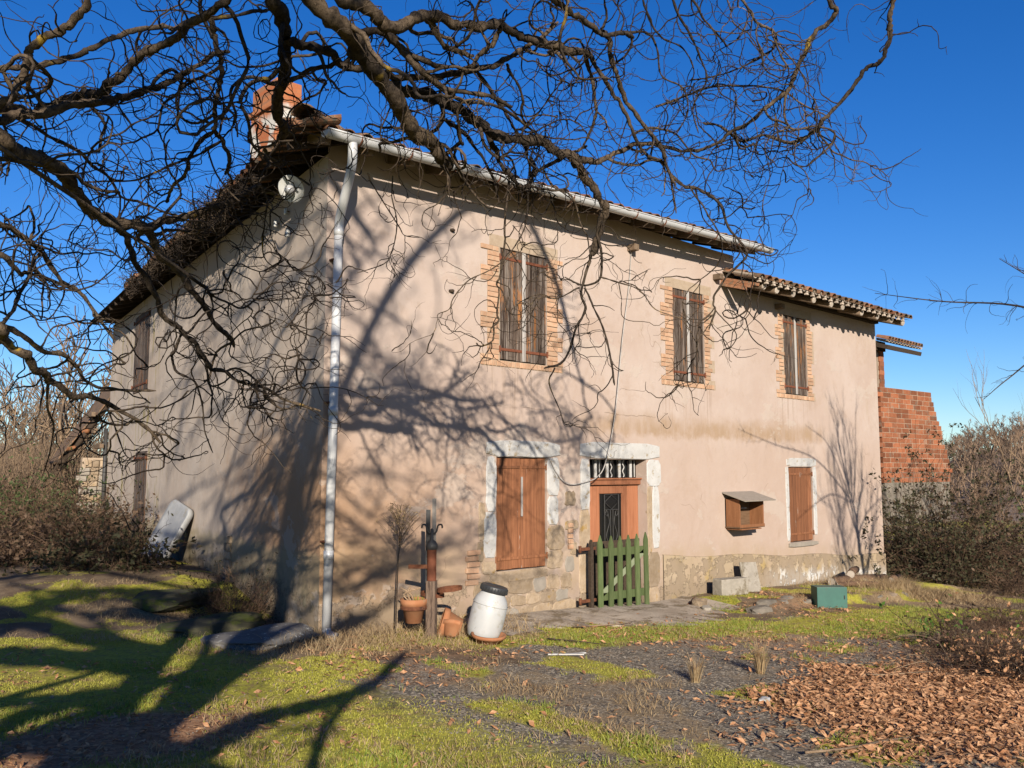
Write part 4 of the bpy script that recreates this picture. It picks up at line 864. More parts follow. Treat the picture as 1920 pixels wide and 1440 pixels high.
# ================================================================ twisted willow: limbs given as x,y,z,radius
LIMBS=[
(1,'-4.49,-3.88,3.73,0.0504 -4.32,-3.82,3.68,0.0490 -4.21,-3.72,3.63,0.0473 -4.07,-3.64,3.65,0.0455 -3.94,-3.55,3.65,0.0435 -3.83,-3.44,3.59,0.0412 -3.70,-3.36,3.49,0.0387 -3.55,-3.29,3.48,0.0360 -3.35,-3.26,3.49,0.0331 -3.23,-3.17,3.55,0.0300 -3.06,-3.11,3.63,0.0267 -2.87,-3.08,3.72,0.0231 -2.66,-3.07,3.85,0.0194 -2.43,-3.07,4.02,0.0154'),
(1,'-3.40,-3.26,3.49,0.0337 -3.30,-3.18,3.49,0.0317 -3.17,-3.13,3.34,0.0295 -3.05,-3.07,3.30,0.0272 -2.93,-3.01,3.19,0.0248 -2.81,-2.96,3.09,0.0223 -2.69,-2.90,2.98,0.0196 -2.56,-2.84,2.90,0.0168 -2.46,-2.77,2.83,0.0139'),
(1,'-3.64,-3.44,3.45,0.0223 -3.56,-3.40,3.42,0.0217 -3.48,-3.36,3.36,0.0211 -3.42,-3.29,3.27,0.0204 -3.34,-3.25,3.18,0.0197 -3.24,-3.22,3.05,0.0190 -3.17,-3.17,2.94,0.0182 -3.06,-3.16,2.87,0.0174 -2.97,-3.13,2.82,0.0166 -2.86,-3.10,2.73,0.0157 -2.78,-3.06,2.63,0.0149 -2.67,-3.05,2.61,0.0139 -2.55,-3.04,2.55,0.0130 -2.38,-3.08,2.51,0.0120 -2.20,-3.13,2.42,0.0110 -1.98,-3.22,2.35,0.0099'),
(1,'-2.99,-3.09,2.86,0.0127 -3.01,-3.02,2.74,0.0114 -3.01,-2.96,2.69,0.0102 -2.96,-2.95,2.59,0.0090 -2.85,-3.00,2.52,0.0077 -2.79,-2.99,2.35,0.0064 -2.75,-2.97,2.17,0.0051 -2.69,-2.97,2.03,0.0038'),
(1,'-4.44,-3.65,3.75,0.0291 -4.30,-3.68,3.81,0.0281 -4.19,-3.67,3.87,0.0270 -4.07,-3.68,3.93,0.0259 -3.95,-3.69,4.00,0.0247 -3.80,-3.73,4.04,0.0234 -3.68,-3.73,4.11,0.0222 -3.56,-3.74,4.18,0.0208 -3.48,-3.71,4.24,0.0195 -3.38,-3.70,4.31,0.0180 -3.30,-3.67,4.40,0.0165 -3.17,-3.68,4.51,0.0150 -3.08,-3.67,4.61,0.0134 -2.98,-3.65,4.66,0.0118'),
(1,'-3.91,-2.77,4.24,0.0320 -3.87,-2.91,4.23,0.0312 -3.78,-3.10,4.26,0.0303 -3.72,-3.25,4.27,0.0294 -3.68,-3.39,4.26,0.0286 -3.65,-3.52,4.29,0.0277 -3.61,-3.65,4.36,0.0269 -3.59,-3.77,4.39,0.0261 -3.54,-3.91,4.41,0.0253 -3.49,-4.06,4.43,0.0245 -3.48,-4.17,4.46,0.0238 -3.44,-4.30,4.48,0.0230 -3.41,-4.42,4.50,0.0222 -3.38,-4.55,4.53,0.0215 -3.33,-4.70,4.64,0.0208'),
(1,'-4.41,-3.41,4.13,0.0188 -4.26,-3.46,4.19,0.0184 -4.15,-3.48,4.24,0.0179 -4.02,-3.52,4.29,0.0174 -3.91,-3.53,4.36,0.0170 -3.80,-3.55,4.44,0.0164 -3.69,-3.58,4.53,0.0159 -3.58,-3.60,4.61,0.0154 -3.44,-3.64,4.67,0.0148 -3.34,-3.66,4.70,0.0143 -3.23,-3.68,4.78,0.0137 -3.08,-3.73,4.83,0.0131 -2.91,-3.81,4.90,0.0124 -2.80,-3.82,4.95,0.0118'),
(1,'-4.44,-3.78,3.77,0.0217 -4.35,-3.89,3.82,0.0214 -4.31,-3.94,3.86,0.0211 -4.28,-3.98,3.95,0.0207 -4.26,-4.01,4.04,0.0204 -4.25,-4.04,4.10,0.0201 -4.19,-4.11,4.17,0.0198 -4.13,-4.18,4.22,0.0195 -4.08,-4.24,4.28,0.0192 -4.06,-4.27,4.35,0.0189 -4.06,-4.29,4.52,0.0186'),
(1,'-3.21,-3.85,4.74,0.0192 -3.14,-3.78,4.67,0.0186 -3.07,-3.71,4.57,0.0180 -3.01,-3.62,4.50,0.0174 -2.99,-3.51,4.40,0.0168 -2.95,-3.40,4.26,0.0161 -2.91,-3.31,4.23,0.0154 -2.82,-3.26,4.18,0.0147 -2.74,-3.19,4.10,0.0139 -2.72,-3.08,4.03,0.0131'),
(1,'-2.91,-3.31,4.24,0.0160 -2.97,-3.20,4.17,0.0150 -3.00,-3.11,4.06,0.0140 -3.00,-3.06,3.97,0.0131 -3.05,-2.96,3.89,0.0120 -3.06,-2.89,3.79,0.0110'),
(1,'-2.88,-3.34,4.16,0.0107 -2.98,-3.16,4.08,0.0095 -3.13,-2.94,4.00,0.0083 -3.23,-2.75,3.95,0.0071 -3.39,-2.52,3.96,0.0059 -3.47,-2.37,3.97,0.0047'),
(1,'-2.89,-3.33,4.20,0.0089 -2.87,-3.35,4.33,0.0076 -2.83,-3.38,4.42,0.0062 -2.77,-3.44,4.38,0.0049 -2.73,-3.48,4.31,0.0036'),
(1,'-4.36,-3.45,3.99,0.0130 -4.24,-3.40,3.98,0.0126 -4.09,-3.38,3.94,0.0121 -3.94,-3.36,3.90,0.0117 -3.78,-3.34,3.86,0.0111 -3.68,-3.27,3.81,0.0106 -3.56,-3.21,3.78,0.0100 -3.46,-3.15,3.69,0.0093 -3.31,-3.12,3.68,0.0087 -3.16,-3.10,3.66,0.0080 -3.04,-3.05,3.67,0.0072'),
(1,'-4.40,-3.69,3.27,0.0166 -4.26,-3.63,3.25,0.0159 -4.15,-3.54,3.24,0.0151 -4.04,-3.44,3.21,0.0143 -3.95,-3.33,3.18,0.0134 -3.84,-3.24,3.08,0.0123 -3.67,-3.20,2.98,0.0113 -3.47,-3.19,2.73,0.0101'),
(1,'-4.39,-3.70,3.12,0.0166 -4.24,-3.67,3.07,0.0148 -4.15,-3.60,3.01,0.0128 -4.06,-3.52,3.02,0.0108 -3.93,-3.47,3.01,0.0086 -3.80,-3.43,2.98,0.0063'),
(1,'-4.45,-3.92,2.77,0.0265 -4.29,-3.90,2.64,0.0253 -4.23,-3.79,2.59,0.0240 -4.12,-3.74,2.52,0.0227 -4.03,-3.65,2.46,0.0212 -3.95,-3.57,2.42,0.0196 -3.82,-3.52,2.35,0.0179 -3.70,-3.47,2.34,0.0161 -3.58,-3.42,2.31,0.0142 -3.39,-3.43,2.21,0.0122 -3.24,-3.41,2.08,0.0101'),
(1,'-4.31,-3.77,2.69,0.0166 -4.14,-3.74,2.63,0.0155 -4.01,-3.66,2.57,0.0143 -3.88,-3.59,2.56,0.0130 -3.79,-3.48,2.51,0.0116 -3.68,-3.39,2.43,0.0101 -3.52,-3.34,2.41,0.0085 -3.27,-3.38,2.41,0.0067'),
(1,'-4.32,-3.91,2.63,0.0122 -4.22,-3.80,2.73,0.0112 -4.16,-3.67,2.84,0.0101 -4.09,-3.54,2.96,0.0089 -4.04,-3.39,3.05,0.0076 -3.97,-3.27,3.18,0.0063'),
(1,'-3.13,-3.65,3.08,0.0099 -3.06,-3.64,3.03,0.0087 -2.94,-3.66,2.98,0.0074 -2.84,-3.68,2.96,0.0062 -2.73,-3.70,3.06,0.0048 -2.64,-3.70,3.10,0.0035'),
(1,'-3.89,-3.35,2.44,0.0094 -3.86,-3.24,2.29,0.0078 -3.80,-3.16,2.17,0.0061 -3.78,-3.04,2.01,0.0043 -3.77,-2.90,1.88,0.0025'),
(1,'-3.50,-3.17,2.33,0.0067 -3.42,-3.10,2.19,0.0054 -3.33,-3.05,2.02,0.0041 -3.26,-2.98,1.98,0.0027'),
(1,'-2.44,-3.20,2.50,0.0095 -2.37,-3.13,2.43,0.0083 -2.24,-3.12,2.36,0.0070 -2.10,-3.11,2.39,0.0058 -1.96,-3.11,2.35,0.0044 -1.85,-3.08,2.28,0.0031'),
(1,'-2.52,-3.27,3.94,0.0075 -2.46,-3.22,3.84,0.0068 -2.44,-3.16,3.70,0.0060 -2.42,-3.09,3.58,0.0053 -2.36,-3.05,3.46,0.0045 -2.21,-3.10,3.35,0.0038 -2.11,-3.10,3.20,0.0030'),
(1,'-3.10,-4.37,4.88,0.0452 -3.01,-4.27,4.76,0.0442 -2.90,-4.19,4.72,0.0430 -2.81,-4.09,4.67,0.0417 -2.75,-3.96,4.59,0.0404 -2.68,-3.84,4.52,0.0389 -2.65,-3.69,4.44,0.0373 -2.58,-3.58,4.37,0.0355 -2.48,-3.48,4.32,0.0337 -2.41,-3.37,4.30,0.0317'),
(1,'-2.86,-4.18,4.60,0.0287 -2.79,-4.13,4.61,0.0278 -2.65,-4.15,4.63,0.0269 -2.53,-4.15,4.62,0.0259 -2.43,-4.13,4.59,0.0249 -2.26,-4.18,4.59,0.0238 -2.05,-4.26,4.58,0.0227 -1.79,-4.39,4.62,0.0216 -1.59,-4.46,4.71,0.0204 -1.40,-4.53,4.79,0.0191 -1.23,-4.58,4.92,0.0179 -1.07,-4.61,5.04,0.0165 -0.90,-4.66,5.23,0.0152'),
(1,'-2.72,-3.90,4.44,0.0186 -2.68,-3.91,4.46,0.0174 -2.56,-3.98,4.56,0.0162 -2.46,-4.04,4.60,0.0150 -2.38,-4.09,4.61,0.0137'),
(1,'-3.21,-4.82,4.61,0.0554 -2.99,-4.80,4.49,0.0556 -2.79,-4.76,4.46,0.0556 -2.66,-4.66,4.46,0.0555 -2.51,-4.57,4.41,0.0553 -2.36,-4.49,4.39,0.0549 -2.19,-4.43,4.32,0.0544 -2.06,-4.33,4.27,0.0538 -1.90,-4.25,4.23,0.0531 -1.72,-4.19,4.22,0.0522 -1.57,-4.12,4.17,0.0512 -1.43,-4.02,4.16,0.0501'),
(1,'-2.95,-4.78,4.76,0.0405 -2.83,-4.77,4.62,0.0400 -2.71,-4.76,4.64,0.0395 -2.57,-4.75,4.64,0.0389 -2.49,-4.71,4.61,0.0382 -2.36,-4.70,4.66,0.0375 -2.24,-4.69,4.76,0.0368 -2.11,-4.68,4.83,0.0360 -1.95,-4.70,4.84,0.0352 -1.77,-4.74,4.85,0.0343 -1.61,-4.77,4.91,0.0334 -1.48,-4.76,4.92,0.0324 -1.32,-4.78,4.91,0.0314 -1.14,-4.82,4.92,0.0303 -0.96,-4.86,4.92,0.0292 -0.82,-4.87,4.94,0.0280'),
(1,'-0.82,-4.87,4.94,0.0168 -0.74,-4.81,4.92,0.0152 -0.63,-4.77,4.76,0.0135 -0.55,-4.72,4.62,0.0117 -0.51,-4.61,4.48,0.0099 -0.48,-4.51,4.40,0.0081'),
(1,'-0.82,-4.87,4.96,0.0187 -0.70,-4.87,4.85,0.0177 -0.56,-4.87,4.75,0.0166 -0.44,-4.86,4.70,0.0156 -0.34,-4.84,4.62,0.0145 -0.23,-4.82,4.50,0.0133 -0.08,-4.84,4.37,0.0122 0.08,-4.87,4.35,0.0110 0.20,-4.85,4.25,0.0097 0.30,-4.83,3.98,0.0084'),
(1,'-0.81,-5.02,5.05,0.0202 -0.71,-4.99,5.04,0.0195 -0.62,-4.95,4.91,0.0187 -0.53,-4.92,4.81,0.0179 -0.42,-4.89,4.72,0.0171 -0.30,-4.89,4.64,0.0162 -0.16,-4.90,4.55,0.0153 -0.01,-4.92,4.42,0.0144 0.09,-4.89,4.33,0.0134 0.22,-4.89,4.18,0.0125'),
(1,'-1.62,-5.22,5.12,0.0228 -1.47,-5.20,4.97,0.0218 -1.32,-5.18,4.95,0.0208 -1.17,-5.17,4.95,0.0198 -1.04,-5.13,4.96,0.0187 -0.90,-5.11,4.96,0.0175 -0.70,-5.14,5.03,0.0162 -0.57,-5.11,5.06,0.0149'),
(1,'-2.10,-4.21,4.50,0.0419 -1.95,-4.22,4.52,0.0414 -1.77,-4.25,4.53,0.0408 -1.57,-4.30,4.48,0.0402 -1.38,-4.34,4.40,0.0395 -1.23,-4.34,4.36,0.0388 -1.04,-4.39,4.37,0.0380 -0.84,-4.44,4.38,0.0372 -0.69,-4.44,4.34,0.0364 -0.53,-4.46,4.35,0.0355 -0.40,-4.45,4.24,0.0345 -0.26,-4.44,4.13,0.0335 -0.12,-4.43,4.01,0.0325 -0.08,-4.33,3.86,0.0315 -0.05,-4.23,3.68,0.0304'),
(1,'-1.23,-4.21,4.46,0.0212 -1.12,-4.20,4.33,0.0205 -1.00,-4.19,4.21,0.0198 -0.89,-4.19,4.12,0.0190 -0.78,-4.17,4.10,0.0183 -0.66,-4.17,4.26,0.0175 -0.63,-4.09,4.42,0.0166'),
(1,'-0.75,-4.25,4.19,0.0161 -0.71,-4.25,4.24,0.0152 -0.59,-4.33,4.32,0.0142 -0.48,-4.41,4.40,0.0133 -0.37,-4.47,4.47,0.0123'),
(1,'-0.44,-4.41,4.39,0.0266 -0.30,-4.49,4.36,0.0244 -0.20,-4.54,4.41,0.0221 -0.07,-4.62,4.48,0.0197 0.04,-4.67,4.54,0.0174 0.19,-4.77,4.53,0.0150 0.35,-4.87,4.50,0.0127'),
(1,'-1.54,-4.46,4.72,0.0145 -1.44,-4.40,4.73,0.0136 -1.27,-4.39,4.61,0.0128 -1.13,-4.36,4.52,0.0119 -0.99,-4.33,4.43,0.0109 -0.85,-4.29,4.32,0.0099'),
(1,'-1.38,-4.62,4.76,0.0127 -1.27,-4.55,4.74,0.0115 -1.12,-4.51,4.64,0.0104 -1.05,-4.42,4.56,0.0091 -0.92,-4.36,4.50,0.0078'),
(1,'-2.16,-4.70,4.80,0.0211 -2.08,-4.64,4.81,0.0199 -1.96,-4.62,4.72,0.0186 -1.83,-4.61,4.71,0.0172 -1.68,-4.60,4.73,0.0157'),
(1,'-1.68,-4.88,4.83,0.0186 -1.66,-4.83,4.82,0.0179 -1.67,-4.75,4.74,0.0172 -1.70,-4.66,4.69,0.0165 -1.70,-4.59,4.63,0.0157'),
(1,'-2.62,-4.55,4.59,0.0251 -2.40,-4.54,4.66,0.0230 -2.22,-4.51,4.64,0.0207 -2.01,-4.51,4.61,0.0183 -1.81,-4.49,4.64,0.0157'),
(1,'-2.49,-4.53,4.78,0.0223 -2.29,-4.53,4.66,0.0206 -2.07,-4.54,4.51,0.0188 -1.83,-4.57,4.46,0.0169 -1.57,-4.63,4.47,0.0148 -1.35,-4.64,4.45,0.0127'),
(1,'-2.14,-4.45,4.66,0.0169 -1.89,-4.41,4.55,0.0157 -1.60,-4.41,4.49,0.0145 -1.30,-4.42,4.54,0.0131 -1.01,-4.42,4.48,0.0116 -0.76,-4.38,4.43,0.0099'),
(1,'-0.63,-4.23,4.28,0.0102 -0.54,-4.26,4.15,0.0091 -0.40,-4.33,4.08,0.0079 -0.32,-4.35,3.87,0.0067 -0.25,-4.36,3.76,0.0055 -0.20,-4.35,3.58,0.0042'),
(1,'-1.55,-4.05,4.23,0.0171 -1.59,-3.91,4.38,0.0149 -1.69,-3.71,4.37,0.0126 -1.72,-3.58,4.38,0.0103 -1.68,-3.51,4.34,0.0080'),
(1,'-1.44,-4.01,4.52,0.0154 -1.27,-4.03,4.45,0.0137 -1.12,-4.04,4.32,0.0119 -0.98,-4.03,4.19,0.0101 -0.88,-3.99,4.01,0.0082'),
(1,'-0.12,-4.30,3.68,0.0128 -0.13,-4.26,3.59,0.0121 -0.16,-4.21,3.36,0.0115 -0.13,-4.22,3.22,0.0108 -0.16,-4.16,3.09,0.0101 -0.23,-4.07,2.80,0.0094 -0.34,-3.95,2.74,0.0087'),
(1,'-0.09,-4.32,3.83,0.0128 -0.05,-4.33,3.66,0.0113 -0.04,-4.30,3.47,0.0097 -0.13,-4.18,3.43,0.0081 -0.21,-4.07,3.50,0.0065'),
(1,'-0.17,-4.25,3.39,0.0086 -0.07,-4.27,3.22,0.0086 0.02,-4.29,3.05,0.0087 0.10,-4.30,2.79,0.0087 0.16,-4.28,2.61,0.0088'),
(1,'-0.08,-4.34,3.48,0.0064 0.07,-4.41,3.44,0.0058 0.22,-4.51,3.38,0.0052 0.35,-4.57,3.23,0.0046 0.54,-4.70,3.15,0.0039 0.67,-4.76,2.93,0.0033'),
(1,'-0.20,-4.22,3.39,0.0064 -0.31,-4.05,3.31,0.0055 -0.38,-3.91,3.35,0.0046 -0.49,-3.73,3.24,0.0036 -0.41,-3.74,3.11,0.0026'),
(1,'-0.89,-4.12,4.19,0.0081 -0.90,-4.08,3.77,0.0079 -0.88,-4.06,3.68,0.0078 -0.89,-4.02,3.43,0.0077 -0.89,-3.98,3.36,0.0075 -0.86,-3.97,3.30,0.0074 -0.85,-3.94,3.13,0.0072 -0.83,-3.94,3.08,0.0071 -0.84,-3.89,3.03,0.0069 -0.82,-3.87,2.95,0.0068 -0.83,-3.83,2.91,0.0066 -0.87,-3.76,2.89,0.0065 -0.87,-3.72,2.92,0.0063'),
(1,'-0.78,-4.22,4.06,0.0061 -0.77,-4.18,3.82,0.0057 -0.82,-4.08,3.62,0.0054 -0.90,-3.95,3.48,0.0050 -1.01,-3.79,3.40,0.0046 -1.08,-3.68,3.26,0.0043 -1.08,-3.63,3.18,0.0039 -1.12,-3.53,3.14,0.0035 -1.07,-3.53,3.06,0.0032'),
(1,'-1.55,-3.50,4.19,0.0061 -1.51,-3.44,4.04,0.0055 -1.45,-3.43,3.84,0.0049 -1.44,-3.35,3.64,0.0044 -1.45,-3.26,3.55,0.0038 -1.57,-3.06,3.49,0.0032'),
(1,'-1.69,-3.36,4.21,0.0061 -1.61,-3.33,4.13,0.0054 -1.43,-3.40,3.85,0.0046 -1.34,-3.38,3.78,0.0039 -1.21,-3.40,3.78,0.0032'),
(1,'-0.42,-4.15,2.72,0.0063 -0.41,-4.08,2.60,0.0054 -0.32,-4.11,2.39,0.0045 -0.25,-4.10,2.28,0.0036 -0.15,-4.13,2.28,0.0026'),
(1,'0.44,-6.06,5.60,0.0205 0.55,-6.08,5.38,0.0200 0.63,-6.07,5.33,0.0195 0.65,-6.00,5.28,0.0189 0.63,-5.90,5.22,0.0184 0.62,-5.81,5.09,0.0178 0.62,-5.72,4.95,0.0172 0.64,-5.66,4.86,0.0166 0.58,-5.52,4.75,0.0160 0.53,-5.39,4.65,0.0153 0.48,-5.25,4.59,0.0147 0.45,-5.14,4.53,0.0140 0.40,-5.01,4.49,0.0133 0.35,-4.87,4.50,0.0127'),
(1,'0.87,-6.47,5.60,0.0187 0.88,-6.40,5.38,0.0183 0.91,-6.35,5.27,0.0180 0.97,-6.33,5.18,0.0176 0.99,-6.28,5.06,0.0172 1.01,-6.21,5.00,0.0168 0.99,-6.12,4.98,0.0164 1.00,-6.06,4.93,0.0160 0.99,-5.97,4.82,0.0156 0.97,-5.88,4.74,0.0151 0.96,-5.79,4.67,0.0147 0.96,-5.71,4.61,0.0142 0.94,-5.62,4.55,0.0138 0.91,-5.51,4.54,0.0133 0.80,-5.33,4.63,0.0128 0.75,-5.20,4.60,0.0124 0.72,-5.10,4.67,0.0119 0.70,-5.01,4.77,0.0114 0.64,-4.87,4.82,0.0108'),
(1,'0.61,-5.67,4.85,0.0099 0.62,-5.63,4.72,0.0096 0.67,-5.62,4.61,0.0093 0.76,-5.65,4.57,0.0089 0.91,-5.74,4.61,0.0086 1.05,-5.81,4.58,0.0082 1.08,-5.79,4.51,0.0078 1.03,-5.68,4.40,0.0075 0.99,-5.59,4.34,0.0071 0.96,-5.51,4.39,0.0067 0.95,-5.45,4.46,0.0063'),
(1,'1.14,-5.76,4.56,0.0042 1.22,-5.80,4.40,0.0038 1.26,-5.81,4.27,0.0033 1.36,-5.86,4.24,0.0029 1.50,-5.97,4.30,0.0025'),
(1,'0.03,-4.85,4.79,0.0102 0.21,-4.98,4.89,0.0096 0.35,-5.08,4.96,0.0090 0.53,-5.22,5.00,0.0084 0.75,-5.39,5.00,0.0078 0.89,-5.49,4.97,0.0072 1.03,-5.58,4.87,0.0065 1.17,-5.69,4.79,0.0059 1.24,-5.71,4.70,0.0053'),
(1,'0.25,-4.78,4.34,0.0127 0.36,-4.86,4.22,0.0121 0.50,-4.97,4.17,0.0116 0.61,-5.04,4.07,0.0110 0.66,-5.07,3.91,0.0105 0.73,-5.11,3.80,0.0099 0.81,-5.16,3.67,0.0093 0.71,-5.04,3.50,0.0088 0.65,-4.96,3.36,0.0082 0.65,-4.93,3.27,0.0077 0.67,-4.93,3.21,0.0071 0.65,-4.88,3.06,0.0065'),
(1,'0.68,-5.46,4.94,0.0051 0.75,-5.48,4.75,0.0049 0.75,-5.44,4.47,0.0047 0.76,-5.40,4.39,0.0045 0.80,-5.39,4.26,0.0043 0.78,-5.33,4.05,0.0041 0.82,-5.32,3.92,0.0039 0.81,-5.27,3.84,0.0036 0.86,-5.27,3.75,0.0034 0.92,-5.28,3.56,0.0032'),
(1,'-0.02,-5.63,5.51,0.0112 0.10,-5.64,5.35,0.0105 0.23,-5.65,5.26,0.0098 0.38,-5.70,5.22,0.0091 0.46,-5.67,5.15,0.0083 0.45,-5.56,5.10,0.0076 0.43,-5.43,5.07,0.0068 0.34,-5.24,5.02,0.0060 0.22,-5.03,5.01,0.0051'),
(1,'-0.24,-5.41,5.51,0.0093 -0.13,-5.38,5.32,0.0085 0.01,-5.38,5.25,0.0077 0.17,-5.39,5.19,0.0069 0.28,-5.36,5.20,0.0060 0.46,-5.39,5.36,0.0050 0.59,-5.37,5.59,0.0041'),
(1,'-0.39,-5.28,5.51,0.0112 -0.25,-5.27,5.32,0.0103 -0.11,-5.27,5.21,0.0093 0.03,-5.26,5.09,0.0083 0.16,-5.24,4.92,0.0073 0.16,-5.11,4.75,0.0062 0.27,-5.08,4.57,0.0051'),
(1,'-0.53,-5.14,5.51,0.0093 -0.39,-5.11,5.29,0.0084 -0.23,-5.10,5.19,0.0074 -0.01,-5.14,5.16,0.0063 0.15,-5.13,5.04,0.0052 0.22,-5.03,4.92,0.0041'),
(1,'-0.46,-4.93,5.20,0.0096 -0.29,-5.00,5.24,0.0088 -0.18,-5.02,5.15,0.0079 -0.10,-5.00,4.96,0.0070 0.08,-5.07,4.89,0.0060 0.16,-5.06,4.72,0.0051 0.15,-4.96,4.57,0.0041'),
(1,'-0.10,-4.73,4.57,0.0102 0.05,-4.83,4.63,0.0093 0.21,-4.92,4.58,0.0083 0.32,-4.99,4.43,0.0073 0.45,-5.06,4.40,0.0063 0.52,-5.08,4.32,0.0052 0.66,-5.17,4.38,0.0042'),
(0,'-6.34,-9.28,8.27,0.0350 -6.16,-9.46,8.11,0.0308 -5.84,-9.76,8.06,0.0266 -5.54,-10.04,8.02,0.0224 -5.42,-10.15,7.90,0.0182 -5.20,-10.36,7.67,0.0140'),
(0,'-6.16,-9.04,7.34,0.0210 -5.98,-9.21,7.34,0.0201 -5.67,-9.51,7.36,0.0192 -5.44,-9.72,7.35,0.0183 -5.34,-9.82,7.29,0.0174 -5.16,-9.99,7.18,0.0165 -4.98,-10.16,7.10,0.0156 -4.82,-10.30,7.11,0.0147 -4.39,-10.71,7.24,0.0138 -4.08,-11.01,7.14,0.0129 -3.70,-11.37,7.23,0.0120'),
(0,'-6.55,-9.64,7.03,0.0140 -6.37,-9.81,7.02,0.0132 -6.14,-10.03,7.13,0.0124 -5.93,-10.22,7.08,0.0116 -5.73,-10.41,7.03,0.0108 -5.48,-10.65,7.10,0.0100'),
(0,'-6.56,-9.35,4.43,0.0350 -6.23,-9.67,4.65,0.0323 -5.84,-10.03,4.94,0.0297 -5.46,-10.39,5.27,0.0270 -5.16,-10.68,5.52,0.0243 -4.91,-10.91,5.77,0.0217 -4.55,-11.25,6.37,0.0190'),
(0,'-6.11,-9.51,4.14,0.0210 -5.55,-10.03,4.64,0.0192 -5.13,-10.43,4.88,0.0175 -4.44,-11.08,5.17,0.0158 -3.79,-11.70,5.42,0.0140'),
(0,'-6.75,-9.86,9.16,0.0140 -6.48,-10.12,9.45,0.0130 -6.19,-10.39,9.76,0.0120 -5.83,-10.73,9.87,0.0110 -5.50,-11.04,9.78,0.0100'),
(0,'-6.61,-9.99,6.07,0.0170 -6.35,-10.24,6.30,0.0156 -6.06,-10.52,6.35,0.0142 -5.75,-10.81,6.20,0.0128 -5.37,-11.17,6.00,0.0114 -5.02,-11.50,5.97,0.0100'),
(0,'-6.13,-9.62,5.28,0.0140 -5.91,-9.83,5.61,0.0130 -5.81,-9.92,6.03,0.0120 -5.91,-9.83,6.32,0.0110 -5.77,-9.96,6.57,0.0100'),
(0,'-5.08,-10.89,5.18,0.0140 -4.91,-11.05,5.79,0.0130 -4.61,-11.33,6.18,0.0120 -4.35,-11.57,6.72,0.0110 -4.09,-11.83,7.22,0.0100'),
(0,'-6.21,-9.13,8.48,0.0500 -6.39,-8.96,8.18,0.0450 -6.69,-8.68,8.06,0.0400 -6.95,-8.44,7.67,0.0350 -7.23,-8.17,7.15,0.0300 -7.55,-7.87,6.39,0.0250'),
(0,'-6.48,-9.42,9.63,0.0400 -6.70,-9.22,9.42,0.0350 -7.07,-8.87,9.02,0.0300 -7.42,-8.54,8.60,0.0250 -7.74,-8.24,8.01,0.0200'),
(0,'-6.83,-8.82,9.42,0.0300 -7.18,-8.50,9.30,0.0262 -7.58,-8.12,9.15,0.0225 -7.94,-7.78,8.66,0.0187 -8.23,-7.50,8.17,0.0150'),
(0,'-7.67,-8.58,10.36,0.0300 -8.02,-8.25,10.23,0.0250 -8.53,-7.76,10.04,0.0200 -8.87,-7.44,9.46,0.0150'),
(0,'-6.38,-9.39,6.72,0.0400 -6.64,-9.14,6.58,0.0350 -6.94,-8.85,6.41,0.0300 -7.14,-8.67,6.01,0.0250 -7.35,-8.47,5.57,0.0200'),
(0,'-6.64,-10.38,9.42,0.0156 -6.51,-10.50,9.67,0.0137 -6.39,-10.61,9.93,0.0118 -6.23,-10.77,10.14,0.0099 -6.04,-10.94,10.30,0.0080'),
(0,'-6.27,-10.81,7.33,0.0151 -6.18,-10.90,7.56,0.0133 -6.03,-11.04,7.75,0.0115 -5.85,-11.21,7.89,0.0098 -5.67,-11.38,7.96,0.0080'),
(0,'-6.26,-10.13,6.02,0.0148 -6.05,-10.33,5.83,0.0131 -5.77,-10.59,5.79,0.0114 -5.49,-10.86,5.71,0.0097 -5.22,-11.11,5.55,0.0080'),
(0,'-6.44,-10.84,7.88,0.0256 -6.23,-11.04,7.69,0.0212 -5.97,-11.28,7.58,0.0168 -5.80,-11.44,7.30,0.0124 -5.65,-11.59,6.99,0.0080'),
(0,'-5.60,-9.68,8.68,0.0220 -5.38,-9.89,8.90,0.0185 -5.15,-10.10,9.17,0.0150 -4.90,-10.34,9.38,0.0115 -4.68,-10.55,9.71,0.0080'),
(0,'-6.42,-10.28,6.34,0.0164 -6.24,-10.45,6.32,0.0143 -6.03,-10.64,6.37,0.0122 -5.82,-10.85,6.46,0.0101 -5.60,-11.05,6.63,0.0080'),
(0,'-6.45,-10.56,5.87,0.0218 -6.21,-10.78,5.95,0.0184 -5.98,-11.00,6.15,0.0149 -5.81,-11.17,6.46,0.0115 -5.69,-11.28,6.81,0.0080'),
(0,'-6.58,-10.37,6.95,0.0274 -6.49,-10.45,7.26,0.0225 -6.36,-10.57,7.57,0.0177 -6.16,-10.76,7.83,0.0128 -5.93,-10.98,7.98,0.0080'),
(0,'-6.44,-9.47,8.64,0.0151 -6.25,-9.65,8.52,0.0133 -6.14,-9.74,8.24,0.0115 -6.07,-9.81,7.92,0.0098 -6.08,-9.80,7.54,0.0080'),
(0,'-6.38,-10.67,7.66,0.0178 -6.09,-10.94,8.00,0.0154 -5.90,-11.13,8.47,0.0129 -5.84,-11.18,8.95,0.0105 -5.89,-11.13,9.36,0.0080'),
(0,'-6.47,-10.34,7.61,0.0144 -6.29,-10.51,7.55,0.0128 -6.07,-10.71,7.62,0.0112 -5.85,-10.92,7.83,0.0096 -5.65,-11.10,8.12,0.0080'),
(0,'-7.04,-10.52,6.57,0.0196 -6.87,-10.68,6.96,0.0167 -6.68,-10.86,7.37,0.0138 -6.42,-11.10,7.74,0.0109 -6.17,-11.34,8.16,0.0080'),
(0,'-5.92,-9.34,8.46,0.0161 -5.84,-9.42,8.78,0.0141 -5.69,-9.56,9.11,0.0120 -5.50,-9.74,9.39,0.0100 -5.29,-9.94,9.69,0.0080'),
